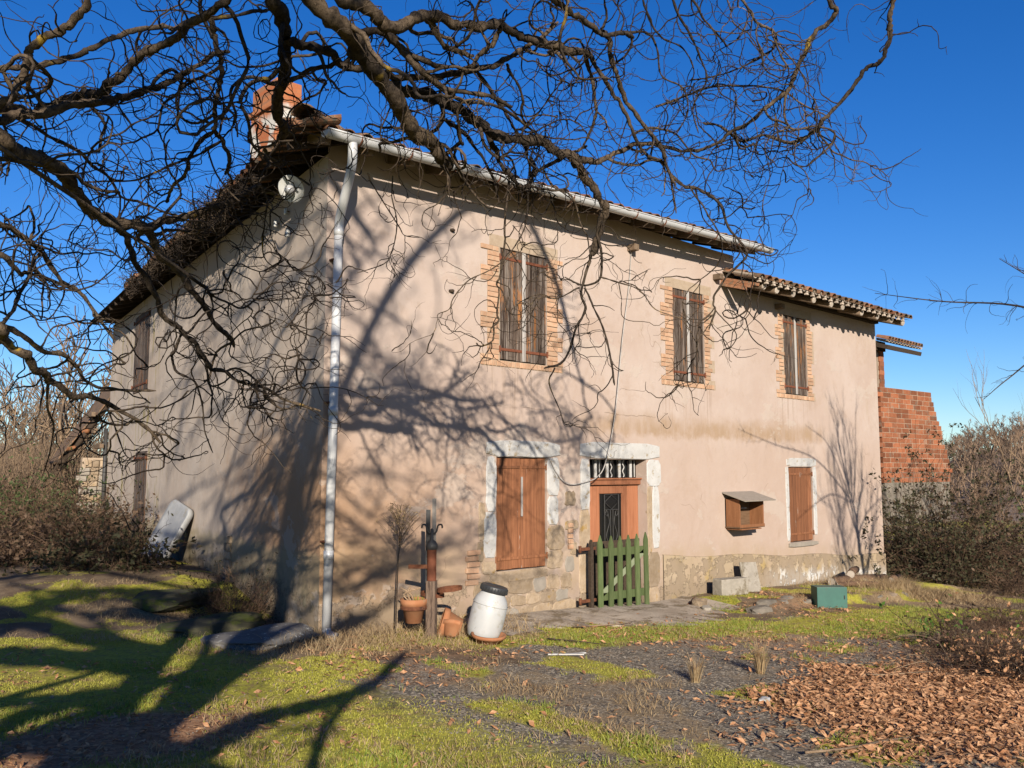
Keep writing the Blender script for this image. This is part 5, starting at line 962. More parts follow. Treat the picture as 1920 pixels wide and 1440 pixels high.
(0,'-6.82,-10.73,7.46,0.0184 -6.65,-10.89,7.86,0.0158 -6.60,-10.94,8.28,0.0132 -6.43,-11.11,8.71,0.0106 -6.23,-11.29,9.16,0.0080'),
(0,'-7.19,-10.18,7.89,0.0288 -7.47,-9.91,7.92,0.0236 -7.68,-9.71,7.75,0.0184 -7.84,-9.56,7.44,0.0132 -8.12,-9.29,7.27,0.0080'),
(0,'-7.84,-8.08,9.22,0.0288 -8.41,-7.55,9.63,0.0236 -9.12,-6.87,10.16,0.0184 -10.10,-5.94,10.99,0.0132 -10.13,-5.91,10.71,0.0080'),
(0,'-7.19,-10.34,9.23,0.0247 -7.58,-9.96,9.60,0.0205 -7.95,-9.61,9.75,0.0163 -8.51,-9.09,10.23,0.0122 -9.08,-8.55,10.50,0.0080'),
(0,'-9.54,-8.01,12.98,0.0142 -10.22,-7.36,13.59,0.0127 -10.98,-6.65,14.39,0.0111 -10.94,-6.68,13.81,0.0096 -10.89,-6.73,13.06,0.0080'),
(0,'-7.04,-9.79,9.17,0.0193 -7.41,-9.43,9.53,0.0165 -7.88,-8.99,9.99,0.0136 -8.54,-8.37,10.82,0.0108 -9.32,-7.63,11.66,0.0080'),
(0,'-7.16,-10.12,7.60,0.0237 -7.23,-10.05,7.30,0.0198 -7.20,-10.08,6.87,0.0159 -7.19,-10.09,6.46,0.0119 -7.18,-10.10,6.07,0.0080'),
(0,'-8.82,-7.80,11.43,0.0201 -9.14,-7.50,11.36,0.0171 -9.68,-6.99,11.59,0.0140 -10.49,-6.23,12.19,0.0110 -10.44,-6.27,11.50,0.0080'),
(0,'-7.39,-9.95,9.06,0.0222 -7.60,-9.75,9.03,0.0186 -7.74,-9.62,8.81,0.0151 -7.78,-9.59,8.42,0.0115 -7.85,-9.52,8.08,0.0080'),
(0,'-7.69,-8.58,8.32,0.0268 -8.00,-8.29,8.50,0.0221 -8.29,-8.02,8.59,0.0174 -8.57,-7.75,8.61,0.0127 -8.96,-7.39,8.77,0.0080'),
(0,'-8.79,-8.22,9.45,0.0141 -8.91,-8.11,9.18,0.0126 -8.98,-8.04,8.84,0.0110 -9.07,-7.95,8.51,0.0095 -9.30,-7.73,8.33,0.0080'),
(0,'-8.01,-8.13,9.76,0.0263 -8.35,-7.81,9.68,0.0217 -8.53,-7.64,9.27,0.0171 -8.58,-7.59,8.67,0.0126 -8.82,-7.37,8.28,0.0080'),
(0,'-6.48,-9.46,7.41,0.0279 -6.66,-9.29,7.29,0.0229 -6.93,-9.03,7.33,0.0179 -7.23,-8.74,7.36,0.0130 -7.67,-8.33,7.59,0.0080'),
(0,'-6.45,-8.94,5.70,0.0236 -6.58,-8.81,5.69,0.0207 -6.71,-8.69,5.66,0.0178 -6.86,-8.55,5.66,0.0149 -6.98,-8.44,5.59,0.0120'),
(0,'-6.71,-9.36,6.43,0.0434 -6.91,-9.16,6.57,0.0356 -7.13,-8.96,6.70,0.0277 -7.38,-8.72,6.86,0.0199 -7.63,-8.49,6.95,0.0120'),
(0,'-8.01,-8.95,6.88,0.0402 -8.09,-8.87,6.69,0.0331 -8.08,-8.88,6.40,0.0261 -8.16,-8.81,6.19,0.0190 -8.30,-8.67,6.04,0.0120'),
(0,'-6.29,-9.16,6.12,0.0363 -6.46,-9.00,6.14,0.0302 -6.68,-8.79,6.25,0.0241 -6.94,-8.55,6.44,0.0181 -7.24,-8.26,6.76,0.0120'),
(0,'-7.29,-9.83,6.09,0.0376 -7.51,-9.62,6.03,0.0312 -7.82,-9.33,6.09,0.0248 -8.16,-9.00,6.13,0.0184 -8.57,-8.61,6.21,0.0120'),
(0,'-7.80,-9.18,7.35,0.0271 -8.08,-8.91,7.42,0.0233 -8.46,-8.55,7.63,0.0195 -8.89,-8.15,7.83,0.0158 -9.36,-7.70,8.03,0.0120'),
(0,'-7.47,-9.09,7.41,0.0239 -7.63,-8.94,7.31,0.0209 -7.82,-8.76,7.23,0.0180 -8.00,-8.59,7.12,0.0150 -8.28,-8.32,7.13,0.0120'),
(0,'-7.72,-8.03,6.22,0.0432 -8.26,-7.52,6.55,0.0354 -8.90,-6.91,6.89,0.0276 -9.60,-6.25,7.10,0.0198 -9.82,-6.04,6.85,0.0120'),
(0,'-6.83,-9.82,5.69,0.0337 -6.87,-9.78,5.53,0.0283 -6.96,-9.69,5.43,0.0228 -7.02,-9.64,5.27,0.0174 -7.11,-9.55,5.15,0.0120'),
(0,'-6.24,-9.10,5.95,0.0448 -6.32,-9.02,5.87,0.0366 -6.36,-8.98,5.73,0.0284 -6.38,-8.96,5.56,0.0202 -6.37,-8.97,5.36,0.0120'),
(0,'-7.59,-8.85,6.19,0.0373 -7.94,-8.52,6.31,0.0310 -8.40,-8.08,6.58,0.0247 -8.97,-7.54,7.03,0.0183 -9.67,-6.88,7.65,0.0120'),
(0,'-7.21,-9.86,6.28,0.0264 -7.36,-9.72,6.31,0.0228 -7.52,-9.56,6.34,0.0192 -7.65,-9.44,6.29,0.0156 -7.76,-9.34,6.18,0.0120'),
(0,'-9.00,-6.67,4.75,0.0347 -8.68,-6.98,4.86,0.0310 -8.41,-7.23,4.92,0.0274 -8.09,-7.54,4.73,0.0237 -7.78,-7.83,4.53,0.0200'),
(0,'-8.68,-8.57,4.87,0.0581 -8.43,-8.80,4.86,0.0486 -8.10,-9.11,4.78,0.0391 -7.83,-9.36,4.66,0.0295 -7.44,-9.73,4.59,0.0200'),
(0,'-9.16,-7.45,4.65,0.0311 -8.78,-7.80,4.62,0.0283 -8.55,-8.02,4.59,0.0256 -8.23,-8.33,4.69,0.0228 -7.84,-8.69,4.53,0.0200'),
(0,'-9.95,-7.30,6.36,0.0565 -9.39,-7.83,6.26,0.0474 -8.91,-8.28,5.98,0.0382 -8.56,-8.62,6.12,0.0291 -8.00,-9.14,5.86,0.0200'),
(0,'-8.88,-7.71,4.95,0.0375 -8.54,-8.03,4.95,0.0331 -8.16,-8.38,5.05,0.0287 -7.89,-8.64,4.95,0.0244 -7.58,-8.94,4.95,0.0200'),
(0,'-11.51,-5.73,7.10,0.0487 -10.69,-6.50,6.72,0.0415 -10.47,-6.71,7.14,0.0344 -9.69,-7.45,6.84,0.0272 -9.51,-7.62,7.42,0.0200'),
(0,'-10.10,-5.93,7.07,0.0417 -9.90,-6.13,7.71,0.0362 -9.65,-6.36,8.31,0.0308 -8.91,-7.06,7.76,0.0254 -8.17,-7.76,7.37,0.0200'),
(0,'-10.22,-6.11,7.06,0.0352 -9.51,-6.78,6.59,0.0314 -8.84,-7.41,6.28,0.0276 -8.43,-7.80,6.14,0.0238 -7.89,-8.31,6.00,0.0200'),
(0,'-9.40,-6.51,4.39,0.0453 -9.12,-6.77,4.50,0.0390 -8.81,-7.06,4.56,0.0327 -8.40,-7.45,4.42,0.0263 -8.13,-7.71,4.38,0.0200'),
(0,'-10.73,-5.16,5.97,0.0580 -10.14,-5.71,5.67,0.0485 -9.73,-6.10,5.50,0.0390 -9.26,-6.55,5.21,0.0295 -9.17,-6.63,5.50,0.0200'),
(0,'-8.22,-7.34,4.31,0.0591 -8.03,-7.51,4.49,0.0494 -7.77,-7.75,4.53,0.0396 -7.44,-8.07,4.71,0.0298 -7.13,-8.36,4.55,0.0200'),
(0,'-9.40,-6.35,5.04,0.0362 -8.89,-6.84,4.83,0.0321 -8.56,-7.15,4.67,0.0281 -8.26,-7.43,4.58,0.0240 -8.00,-7.68,4.47,0.0200'),
(0,'-7.08,-10.14,5.28,0.0337 -6.89,-10.31,5.22,0.0283 -6.66,-10.54,5.38,0.0228 -6.33,-10.85,5.64,0.0174 -6.14,-11.03,5.59,0.0120'),
(0,'-6.15,-10.18,5.46,0.0308 -5.83,-10.48,5.54,0.0261 -5.54,-10.76,5.55,0.0214 -5.35,-10.93,5.78,0.0167 -5.15,-11.12,5.90,0.0120'),
(0,'-6.60,-9.91,4.84,0.0269 -6.32,-10.18,4.87,0.0232 -6.17,-10.32,5.07,0.0194 -5.99,-10.49,5.27,0.0157 -5.72,-10.75,5.51,0.0120'),
(0,'-6.69,-10.05,4.92,0.0388 -6.39,-10.33,5.15,0.0321 -6.18,-10.53,5.09,0.0254 -6.00,-10.71,5.36,0.0187 -5.80,-10.89,5.35,0.0120'),
(0,'-6.11,-9.37,5.15,0.0206 -5.92,-9.55,5.18,0.0184 -5.71,-9.75,5.43,0.0163 -5.49,-9.96,5.56,0.0141 -5.26,-10.17,5.71,0.0120'),
(0,'-5.96,-9.60,4.68,0.0323 -5.75,-9.81,4.91,0.0272 -5.54,-10.00,5.00,0.0222 -5.20,-10.32,5.15,0.0171 -4.82,-10.68,5.31,0.0120'),
(0,'-6.30,-9.81,4.89,0.0263 -6.03,-10.07,5.17,0.0227 -5.80,-10.28,5.18,0.0191 -5.62,-10.45,5.45,0.0156 -5.43,-10.63,5.64,0.0120'),
(0,'-6.37,-9.97,5.29,0.0273 -6.17,-10.15,5.34,0.0235 -5.92,-10.39,5.31,0.0197 -5.58,-10.71,5.55,0.0158 -5.35,-10.94,5.66,0.0120'),
(0,'-7.89,-7.40,2.68,0.0600 -7.80,-7.50,2.77,0.0543 -7.58,-7.70,3.06,0.0487 -7.39,-7.88,3.31,0.0430 -7.22,-8.04,3.48,0.0373 -7.22,-8.04,3.78,0.0317 -7.14,-8.12,3.93,0.0260'),
(0,'-7.61,-7.95,2.27,0.1400 -7.57,-7.98,2.44,0.1303 -7.60,-7.96,2.71,0.1207 -7.47,-8.08,2.86,0.1110 -7.27,-8.27,2.96,0.1013 -7.12,-8.41,3.09,0.0917 -6.97,-8.55,3.27,0.0820 -6.80,-8.71,3.49,0.0723 -6.62,-8.88,3.81,0.0627 -6.39,-9.10,4.17,0.0530'),
(0,'-6.72,-8.38,2.23,0.1300 -6.58,-8.51,2.29,0.1204 -6.41,-8.67,2.39,0.1108 -6.32,-8.75,2.52,0.1011 -6.23,-8.84,2.63,0.0915 -6.03,-9.03,2.74,0.0819 -5.84,-9.21,2.85,0.0722 -5.60,-9.43,3.09,0.0626 -5.37,-9.65,3.57,0.0530'),
(0,'-8.77,-6.71,3.46,0.1600 -8.72,-6.76,3.85,0.1456 -8.75,-6.73,4.36,0.1312 -8.56,-6.91,4.68,0.1168 -8.12,-7.32,4.86,0.1024 -7.61,-7.81,4.68,0.0880'),
(0,'-10.27,-5.71,4.96,0.1200 -9.88,-6.08,5.15,0.1075 -9.52,-6.42,5.36,0.0950 -9.14,-6.78,5.84,0.0825 -8.68,-7.21,6.76,0.0700'),
(0,'-6.02,-9.18,2.16,0.0500 -5.96,-9.23,2.45,0.0420 -5.87,-9.32,2.79,0.0340 -5.68,-9.49,3.11,0.0260')]

TB = (-7.8, -9.6); tree = thing('twisted_willow', 'big bare corkscrew willow whose twisted limbs hang across the house and sky', 'tree', (TB[0], TB[1], gh(*TB)-.05))
TL = np.array([TB[0], TB[1], gh(*TB)-.05]); TREE_V = []
def limb(P4, name='limb', wig=.012, sides=9, m=6, knob=True):
    P4 = np.asarray(P4, float); Q = catmull(P4, m); n = len(Q); k = rng.normal(0, 1, (n, 3)); k = (k+np.roll(k, 1, 0)+np.roll(k, -1, 0))/3
    Q[:, :3] += k*np.minimum(wig, Q[:, 3:4]*.55)*np.r_[0, np.ones(n-2), 0][:, None]
    rad = np.maximum(Q[:, 3], .0015)*(1+.14*rng.normal(0, 1, n))
    rad = np.r_[rad[:-1], rad[-1]*.6]
    V, F = tubes(Q[None, :, :3]-TL, rad[None], sides)
    me = np_mesh(name, V, F, True); link(name, me, 'bark', tree); return Q
fork = np.array([-7.55, -9.25, 2.2])
limb([(TB[0], TB[1], TL[2]-.2, .36), (TB[0]+.02, TB[1]+.03, TL[2]+.3, .28), (-7.75, -9.5, 1.3, .25), (*fork, .24), (-7.3, -9.2, 2.8, .18)], 'trunk', .03, 14)
feed = {'L': [(*fork, .17), (-7.0, -8.0, 2.9, .14), (-6.2, -6.6, 3.3, .12), (-5.3, -5.0, 3.6, .10), (-4.7, -4.2, 3.65, .085)],
        'C': [(*fork, .18), (-7.0, -8.9, 3.4, .16), (-5.8, -7.7, 4.4, .15), (-4.6, -6.3, 4.95, .14), (-3.5, -5.2, 5.0, .12)],
        'R': [(-7.2, -9.2, 2.9, .10), (-6.4, -9.1, 5.6, .075), (-4.6, -8.6, 8.2, .055), (-2.2, -7.4, 8.9, .045), (-.5, -6.5, 7.6, .038), (.3, -6.2, 5.9, .03)],
        'U': [(-7.25, -9.3, 2.8, .11), (-7.6, -9.3, 4.4, .075), (-7.4, -9.4, 5.8, .05), (-6.9, -9.7, 7.2, .036), (-6.5, -10.0, 8.4, .026), (-6.1, -10.4, 9.4, .016)],
        'V': [(-7.4, -9.3, 2.4, .14), (-6.9, -9.0, 3.1, .12), (-6.4, -8.9, 3.6, .10), (-5.6, -9.4, 4.2, .07)]}
curves = []; hubs = []
for k, p_ in feed.items():
    Q = limb(p_, 'limb', .03, 10); hubs.append(Q); curves.append((0, Q))
H = np.vstack(hubs)
for vis, txt in LIMBS:
    P4 = np.array([[float(q) for q in r_.split(',')] for r_ in txt.split()])
    d = np.linalg.norm(H[:, :3]-P4[0, :3], axis=1); i = int(d.argmin())
    allp = np.vstack([c[1] for c in curves]); dd = np.linalg.norm(allp[:, :3]-P4[0, :3], axis=1).min()
    if dd > .30 and (not vis or d[i] < 2.2):
        a = H[i]; mid = (a[:3]+P4[0, :3])/2+np.array([0, 0, .12])+rng.normal(0, .08, 3); P4 = np.vstack([[*a[:3], max(P4[0, 3], .02)*1.15], [*mid, P4[0, 3]*1.1], P4])
    Q = limb(P4); curves.append((vis, Q))
# twigs: curly walks grown from the limbs
def walks(P0, D0, L, S, curl, droop, seed):
    g = np.random.default_rng(seed); N = len(P0); st = (L/S)[:, None]; D = D0/(np.linalg.norm(D0, axis=1, keepdims=True)+1e-9); P = P0.copy(); out = [P.copy()]
    ax = g.normal(0, 1, (N, 3))
    for i in range(S-1):
        flip = g.random(N) < .34; ax[flip] = g.normal(0, 1, (flip.sum(), 3)); D = D+np.cross(ax, D)*curl*st*6+np.array([0, 0, -droop])*st+g.normal(0, .19, (N, 3)); D /= np.linalg.norm(D, axis=1, keepdims=True)
        P = P+D*st; out.append(P.copy())
    return np.stack(out, 1)
def spawn(curves, dens, lmin, lmax, seed, rmul=1.0, minr=.0, thick=.005):
    g = np.random.default_rng(seed); P0 = []; D0 = []; L = []; Rr = []
    for Q in curves:
        seglen = np.linalg.norm(np.diff(Q[:, :3], axis=0), axis=1); n = g.poisson(seglen.sum()*dens)
        for _ in range(n):
            i = g.integers(max(1, int(len(Q)*.12)), len(Q)-1); tan = Q[i+1, :3]-Q[i, :3]; tan /= np.linalg.norm(tan)+1e-9
            rd = g.normal(0, 1, 3); rd -= rd@tan*tan; rd /= np.linalg.norm(rd)+1e-9
            P0.append(Q[i, :3]); D0.append(tan*g.uniform(.2, .9)+rd*.9+np.array([0, 0, -.15])); L.append(g.uniform(lmin, lmax)*g.uniform(.5, 1)); Rr.append(min(thick*g.uniform(.7, 1.4), Q[i, 3]*.6+.001))
    return np.array(P0), np.array(D0), np.array(L), np.array(Rr)*rmul
def twig_mesh(W, r0, sides, name, mat, parent, S):
    taper = np.linspace(1, .35, S)[None]; V, F = tubes(W-TL, r0[:, None]*taper, sides)
    o = link(name, np_mesh(name, V, F, True), mat, parent); o['kind'] = 'stuff'; return o
vis_c = [c for v, c in curves if v]; hid_c = [c for v, c in curves if not v]
P0, D0, L, Rr = spawn(vis_c, 1.15, .6, 1.9, 27, thick=.015); W0 = walks(P0, D0, L, 26, .75, .5, 15); twig_mesh(W0, Rr, 5, 'branches', 'bark', tree, 26)
vis_c += [np.c_[w, np.full(26, .010)] for w in W0]
P0, D0, L, Rr = spawn(vis_c, 4.6, .25, 1.2, 21, thick=.0056); W1 = walks(P0, D0, L, 24, .8, .65, 5); twig_mesh(W1, Rr, 4, 'branchlets', 'twig', tree, 24)
sub = [np.c_[w, np.full(24, .004)] for w in W1[::1]]
P0, D0, L, Rr = spawn(sub, 3.6, .12, .55, 22, thick=.0030); W2 = walks(P0, D0, L, 14, .9, .7, 6); twig_mesh(W2, Rr, 3, 'twigs', 'twig', tree, 14)
P0, D0, L, Rr = spawn(hid_c, 4.2, .4, 1.5, 23, thick=.013); W3 = walks(P0, D0, L, 16, 1.2, .4, 7); twig_mesh(W3, Rr, 3, 'branchlets', 'twig', tree, 16)
sub = [np.c_[w, np.full(16, .006)] for w in W3]
P0, D0, L, Rr = spawn(sub, 2.6, .2, .7, 24, thick=.008); W4 = walks(P0, D0, L, 10, 1.5, .4, 8); twig_mesh(W4, Rr, 3, 'twigs', 'twig', tree, 10)
print('twigs', len(W1), len(W2), len(W3), len(W4))
# dead vine tangled along the side eave
vine = thing('dead_vine', 'tangle of dead vine clinging along the side eave of the roof', 'vine', side(2.0, .6, 5.7)); vl = np.array(vine.location)
ec = [np.c_[np.array([side(s_, .62+.1*math.sin(s_*3+k), 5.72+.12*math.sin(s_*2.1+k*2)-.06*k) for s_ in np.linspace(-.3, 9.5, 50)]), np.full(50, .012)] for k in range(4)]
for k in (0, 2): MB().tube([tuple(q[:3]-vl) for q in ec[k]], .011+.004*np.sin(np.arange(50)), 5).build('stem', 'twig', vine, True)
P0, D0, L, Rr = spawn(ec, 13, .25, 1.0, 41, thick=.0055); W5 = walks(P0, D0, L, 14, 1.4, .5, 9); V, F = tubes(W5-vl, Rr[:, None]*np.linspace(1, .4, 14)[None], 3); o = link('tendrils', np_mesh('tendrils', V, F, True), 'twig', vine); o['kind'] = 'stuff'
# ================================================================ generic bare trees
def bare_tree(seed, h, spread=.5, levels=3, n0=6, r0=.07, up=.35, S=8, stems=1, kids=(7, 6), fork=.35):
    g = np.random.default_rng(seed); lev = []; Pn = []; 
    P0 = np.zeros((stems, 3)); P0[:, :2] = g.normal(0, .06*(stems > 1), (stems, 2)); D0 = np.c_[g.normal(0, .12+.2*(stems > 1), (stems, 2)), np.ones(stems)]; L = h*g.uniform(.85, 1, stems); Rr = r0*g.uniform(.7, 1, stems)
    for lv in range(levels+1):
        N = len(P0); D = D0/np.linalg.norm(D0, axis=1, keepdims=True); P = P0.copy(); out = [P.copy()]; st = (L/(S-1))[:, None]
        for i in range(S-1):
            D = D+g.normal(0, .13, (N, 3))+np.array([0, 0, up*.12]); D /= np.linalg.norm(D, axis=1, keepdims=True); P = P+D*st; out.append(P.copy())
        W = np.stack(out, 1); lev.append((W, Rr[:, None]*np.linspace(1, .25, S)[None]))
        if lv == levels: break
        k = n0 if lv == 0 else kids[min(lv-1, len(kids)-1)]; idx = np.repeat(np.arange(N), k); M = len(idx); tt = g.uniform(fork if lv == 0 else .15, .98, M)*(S-1); i0 = np.minimum(tt.astype(int), S-2); fr = (tt-i0)[:, None]
        P0 = W[idx, i0]*(1-fr)+W[idx, i0+1]*fr; tan = W[idx, i0+1]-W[idx, i0]; tan /= np.linalg.norm(tan, axis=1, keepdims=True); rd = g.normal(0, 1, (M, 3)); rd -= (rd*tan).sum(1, keepdims=True)*tan; rd /= np.linalg.norm(rd, axis=1, keepdims=True)
        D0 = tan*(1-spread)+rd*spread+np.array([0, 0, up*.4]); L = L[idx]*g.uniform(.35, .6, M)*(1-.45*tt/(S-1)); Rr = np.maximum(Rr[idx]*(.55-.25*tt/(S-1)), .0025)
    return lev
def lev_mesh(lev, sides=(7, 5, 4, 3), rmin=0.0):
    Vs = []; Fs = []; n = 0
    for i, (W, r_) in enumerate(lev):
        V, F = tubes(W, np.maximum(r_, rmin), sides[min(i, len(sides)-1)]); Vs.append(V); Fs.append(F+n); n += len(V)
    return np.vstack(Vs), np.vstack(Fs)
def place_tree(name, label, loc, seed, mat, group=None, rz=0, **kw):
    lev = bare_tree(seed, **kw); o = thing(name, label, 'tree', loc, rz, group)
    V, F = lev_mesh(lev[:1]); link('trunk', np_mesh('trunk', V, F, True), mat, o); V, F = lev_mesh(lev[1:], (5, 4, 3)); c = link('branches', np_mesh('branches', V, F, True), mat, o); c['kind'] = 'stuff'; return o, lev
# slim tree to the right whose shadow falls on the wall
place_tree('bare_tree', 'slim bare tree at the right edge reaching a thin branch into the sky', (8.8, -7.1, gh(8.8, -7.1)-.05), 5, 'twig', h=6.8, spread=.38, n0=11, r0=.075, up=.6, stems=2, kids=(8, 4), levels=3, fork=.36)
E_ = lambda *p: p
bt = bpy.data.objects['bare_tree']; lo = np.array(bt.location)
def wp(*p): return [tuple(np.array(q)-lo) for q in p]
MB().tube(catmull(wp((8.8, -7.05, 3.0), (8.95, -6.2, 3.8), (9.0, -5.8, 3.9), (8.3, -4.9, 4.25), (7.2, -4.3, 4.25), (6.2, -3.8, 4.3)), 6), np.linspace(.03, .004, 31), 6).build('branch', 'twig', bt, True)
side_c = [np.c_[catmull([(9.0, -5.8, 3.9), (8.3, -4.9, 4.25), (7.2, -4.3, 4.25), (6.2, -3.8, 4.3)], 6), np.full(19, .01)], np.c_[catmull([(9.1, -6.0, 3.8), (8.8, -5.1, 3.6), (8.1, -4.8, 3.2), (7.7, -4.6, 2.9)], 6), np.full(19, .01)], np.c_[catmull([(9.1, -6.0, 3.8), (8.8, -5.1, 4.6), (8.0, -4.8, 4.9)], 6), np.full(13, .01)]]
for c in side_c[1:]: MB().tube([tuple(q[:3]-lo) for q in c], np.linspace(.018, .004, len(c)), 5).build('branch', 'twig', bt, True)
P0, D0, L, Rr = spawn(side_c, 9, .2, .8, 31, thick=.004); W = walks(P0, D0, L, 9, .5, .1, 3); V, F = tubes(W-lo, Rr[:, None]*np.linspace(1, .4, 9)[None], 3); o = link('twigs', np_mesh('twigs', V, F, True), 'twig', bt); o['kind'] = 'stuff'
# pale saplings behind the right corner
for i, (x, y, h_, lab) in enumerate(((21.5, -1.4, 5.2, 'pale bare sapling right of the brick wall, tallest of the saplings'), (25.0, -1.2, 4.2, 'thin pale sapling just right of the brick wall edge'), (19.5, -3.1, 3.6, 'pale sapling at the far right edge above the brambles'))):
    place_tree('sapling', lab, (x, y, gh(x, y)), 40+i, 'twig_pale', 'saplings by the brick wall', h=h_, spread=.35, n0=9, r0=.035, up=.6, stems=2, kids=(5, 3), levels=2)
# ================================================================ hillside and woods
hv = []; ang = np.linspace(R(-40), R(125), 90); rad_ = np.array([60, 80, 100, 120, 140, 160, 185, 220])
def hill_h(a, r_):
    right = sm(R(38), R(14), a); left = sm(R(60), R(75), a); top = 3.0*right+6*left+2.2
    return -1.2+(top+2*np.sin(a*9)+1.2*np.sin(a*23+1))*sm(62, 165, r_)
AA, RR = np.meshgrid(ang, rad_, indexing='ij'); HX = EYE[0]+RR*np.cos(AA); HY = EYE[1]+RR*np.sin(AA); HZ = hill_h(AA, RR)
na, nr = AA.shape; ix = np.arange(na*nr).reshape(na, nr); F = np.stack([ix[:-1, :-1], ix[:-1, 1:], ix[1:, 1:], ix[1:, :-1]], -1).reshape(-1, 4)
setprops(link('hill', np_mesh('hill', np.stack([HX, HY, HZ], -1).reshape(-1, 3), F, True), 'hill_ground'), kind='structure')
PRO = [lev_mesh(bare_tree(70+i, h=1.0, spread=.5, n0=12, r0=.014, up=.5, kids=(7, 4), levels=2, S=6, fork=.18), (4, 3, 3), .0028) for i in range(4)]
PRO2 = [lev_mesh(bare_tree(80+i, h=1.0, spread=.5, n0=14, r0=.022, up=.5, kids=(8, 4), levels=2, S=5, fork=.12), (3, 3, 3), .0048) for i in range(4)]
def wood(pts, hmin, hmax, seed, name, label, mat, PRO=PRO):
    g = np.random.default_rng(seed); Vs = []; Fs = []; n = 0
    for x, y, z in pts:
        V, F = PRO[g.integers(4)]; a = g.uniform(0, 6.28); s_ = g.uniform(hmin, hmax); c, s2 = math.cos(a), math.sin(a); w_ = g.uniform(.8, 1.25)
        U = np.c_[(V[:, 0]*c-V[:, 1]*s2)*s_*w_+x, (V[:, 0]*s2+V[:, 1]*c)*s_*w_+y, V[:, 2]*s_+z]; Vs.append(U); Fs.append(F+n); n += len(V)
    o = link(name, np_mesh(name, np.vstack(Vs), np.vstack(Fs), True), mat); setprops(o, label, 'woodland', kind='stuff'); return o
g = np.random.default_rng(90); a = R(5)+g.random(420)*R(28); r_ = 70+g.random(420)**.7*95
wood(np.c_[EYE[0]+r_*np.cos(a), EYE[1]+r_*np.sin(a), hill_h(a, r_)-.2], 2.8, 5.4, 91, 'hillside_wood', 'bare brown woodland covering the hillside at right', 'twig_far', PRO2)
a = R(66)+g.random(85)*R(22); r_ = 36+g.random(85)*50
wood(np.c_[EYE[0]+r_*np.cos(a), EYE[1]+r_*np.sin(a), np.full(85, -.3)], 4.0, 8.5, 92, 'bare_wood', 'sunlit bare woodland behind the house at left', 'twig_pale')
a = R(3)+g.random(80)*R(26); r_ = 32+g.random(80)*35
wood(np.c_[EYE[0]+r_*np.cos(a), EYE[1]+r_*np.sin(a), np.full(80, -1.2)], 2.2, 4.2, 93, 'scrub', 'low bare scrub below the hillside at right', 'twig_far')
# ================================================================ bushes and thickets
def bush(name, label, loc, rx, h, nst, nleaf, leafmat, stemmat, seed, group=None, lsz=.045, droop=1.0, cat='bush', r0=.006, ry=None, base=.45):
    g = np.random.default_rng(seed); N = nst; ry = ry or rx; a = g.uniform(0, 6.28, N); q = np.sqrt(g.random(N))*base; P0 = np.c_[np.cos(a)*q*rx, np.sin(a)*q*ry, np.zeros(N)-.05]
    el_ = g.uniform(.35, 1.5, N); D0 = np.c_[np.cos(a)*np.cos(el_), np.sin(a)*np.cos(el_), np.sin(el_)]; L = h*g.uniform(.6, 1.45, N)
    S = 12; D = D0; P = P0; out = [P.copy()]; st = (L/S)[:, None]
    for i in range(S-1):
        D = D+g.normal(0, .17, (N, 3))+np.array([0, 0, -.11*droop]); D /= np.linalg.norm(D, axis=1, keepdims=True); P = P+D*st; out.append(P.copy())
    W = np.stack(out, 1); W[:, :, 2] = np.maximum(W[:, :, 2], -.02); o = thing(name, label, cat, loc, 0, group)
    V, F = tubes(W, (r0*g.uniform(.6, 1.3, N))[:, None]*np.linspace(1, .4, S)[None], 3)
    # side twigs
    M = nst*4; i = g.integers(0, N, M); j = g.integers(2, S, M); T0 = W[i, j]; TD = g.normal(0, 1, (M, 3)); TD[:, 2] += .2; TD /= np.linalg.norm(TD, axis=1, keepdims=True); TLn = g.uniform(.08, .32, M)*min(1.3, h)
    TW = np.stack([T0+TD*(TLn*k/4)[:, None]+g.normal(0, .012, (M, 3)) for k in range(5)], 1); V2, F2 = tubes(TW, np.full((M, 5), r0*.4)*np.linspace(1, .5, 5)[None], 3)
    s_ = link('stems', np_mesh('stems', np.vstack([V, V2]), np.vstack([F, F2+len(V)]), True), stemmat, o); s_['kind'] = 'stuff'
    if nleaf:
        i = g.integers(0, M, nleaf); C_ = TW[i, g.integers(1, 5, nleaf)]+g.normal(0, .03, (nleaf, 3)); u = g.normal(0, 1, (nleaf, 3)); u /= np.linalg.norm(u, axis=1, keepdims=True); w_ = np.cross(u, g.normal(0, 1, (nleaf, 3))); w_ /= np.linalg.norm(w_, axis=1, keepdims=True); z_ = np.cross(u, w_)
        sz = (lsz*g.uniform(.6, 1.3, nleaf))[:, None]; V = np.stack([C_-u*sz, C_+w_*sz*.5+z_*sz*.15, C_+u*sz, C_-w_*sz*.5+z_*sz*.15], 1).reshape(-1, 3); F = np.arange(nleaf*4).reshape(-1, 4)
        l_ = link('leaves', np_mesh('leaves', V, F), leafmat, o); l_['kind'] = 'stuff'
    return o
def gpos(x, y): return (x, y, gh(x, y))
bush('bramble_bush', 'dark leafy bramble bush growing against the brick wall', gpos(16.9, .1), 1.5, 3.2, 380, 12000, 'bramble_leaf', 'stem_brown', 1, 'brambles right of the house', .045, droop=.45)
bush('bramble_bush', 'tall brown bramble thicket right of the dark bush', gpos(19.0, -.8), 1.7, 2.5, 260, 3200, 'brown_leaf', 'stem_brown', 2, 'brambles right of the house', .055, droop=.5)
bush('bramble_bush', 'dark tangled bramble at the house corner foot', gpos(15.9, -1.3), 1.1, 1.5, 170, 2400, 'bramble_leaf', 'stem_brown', 3, 'brambles right of the house', .05)
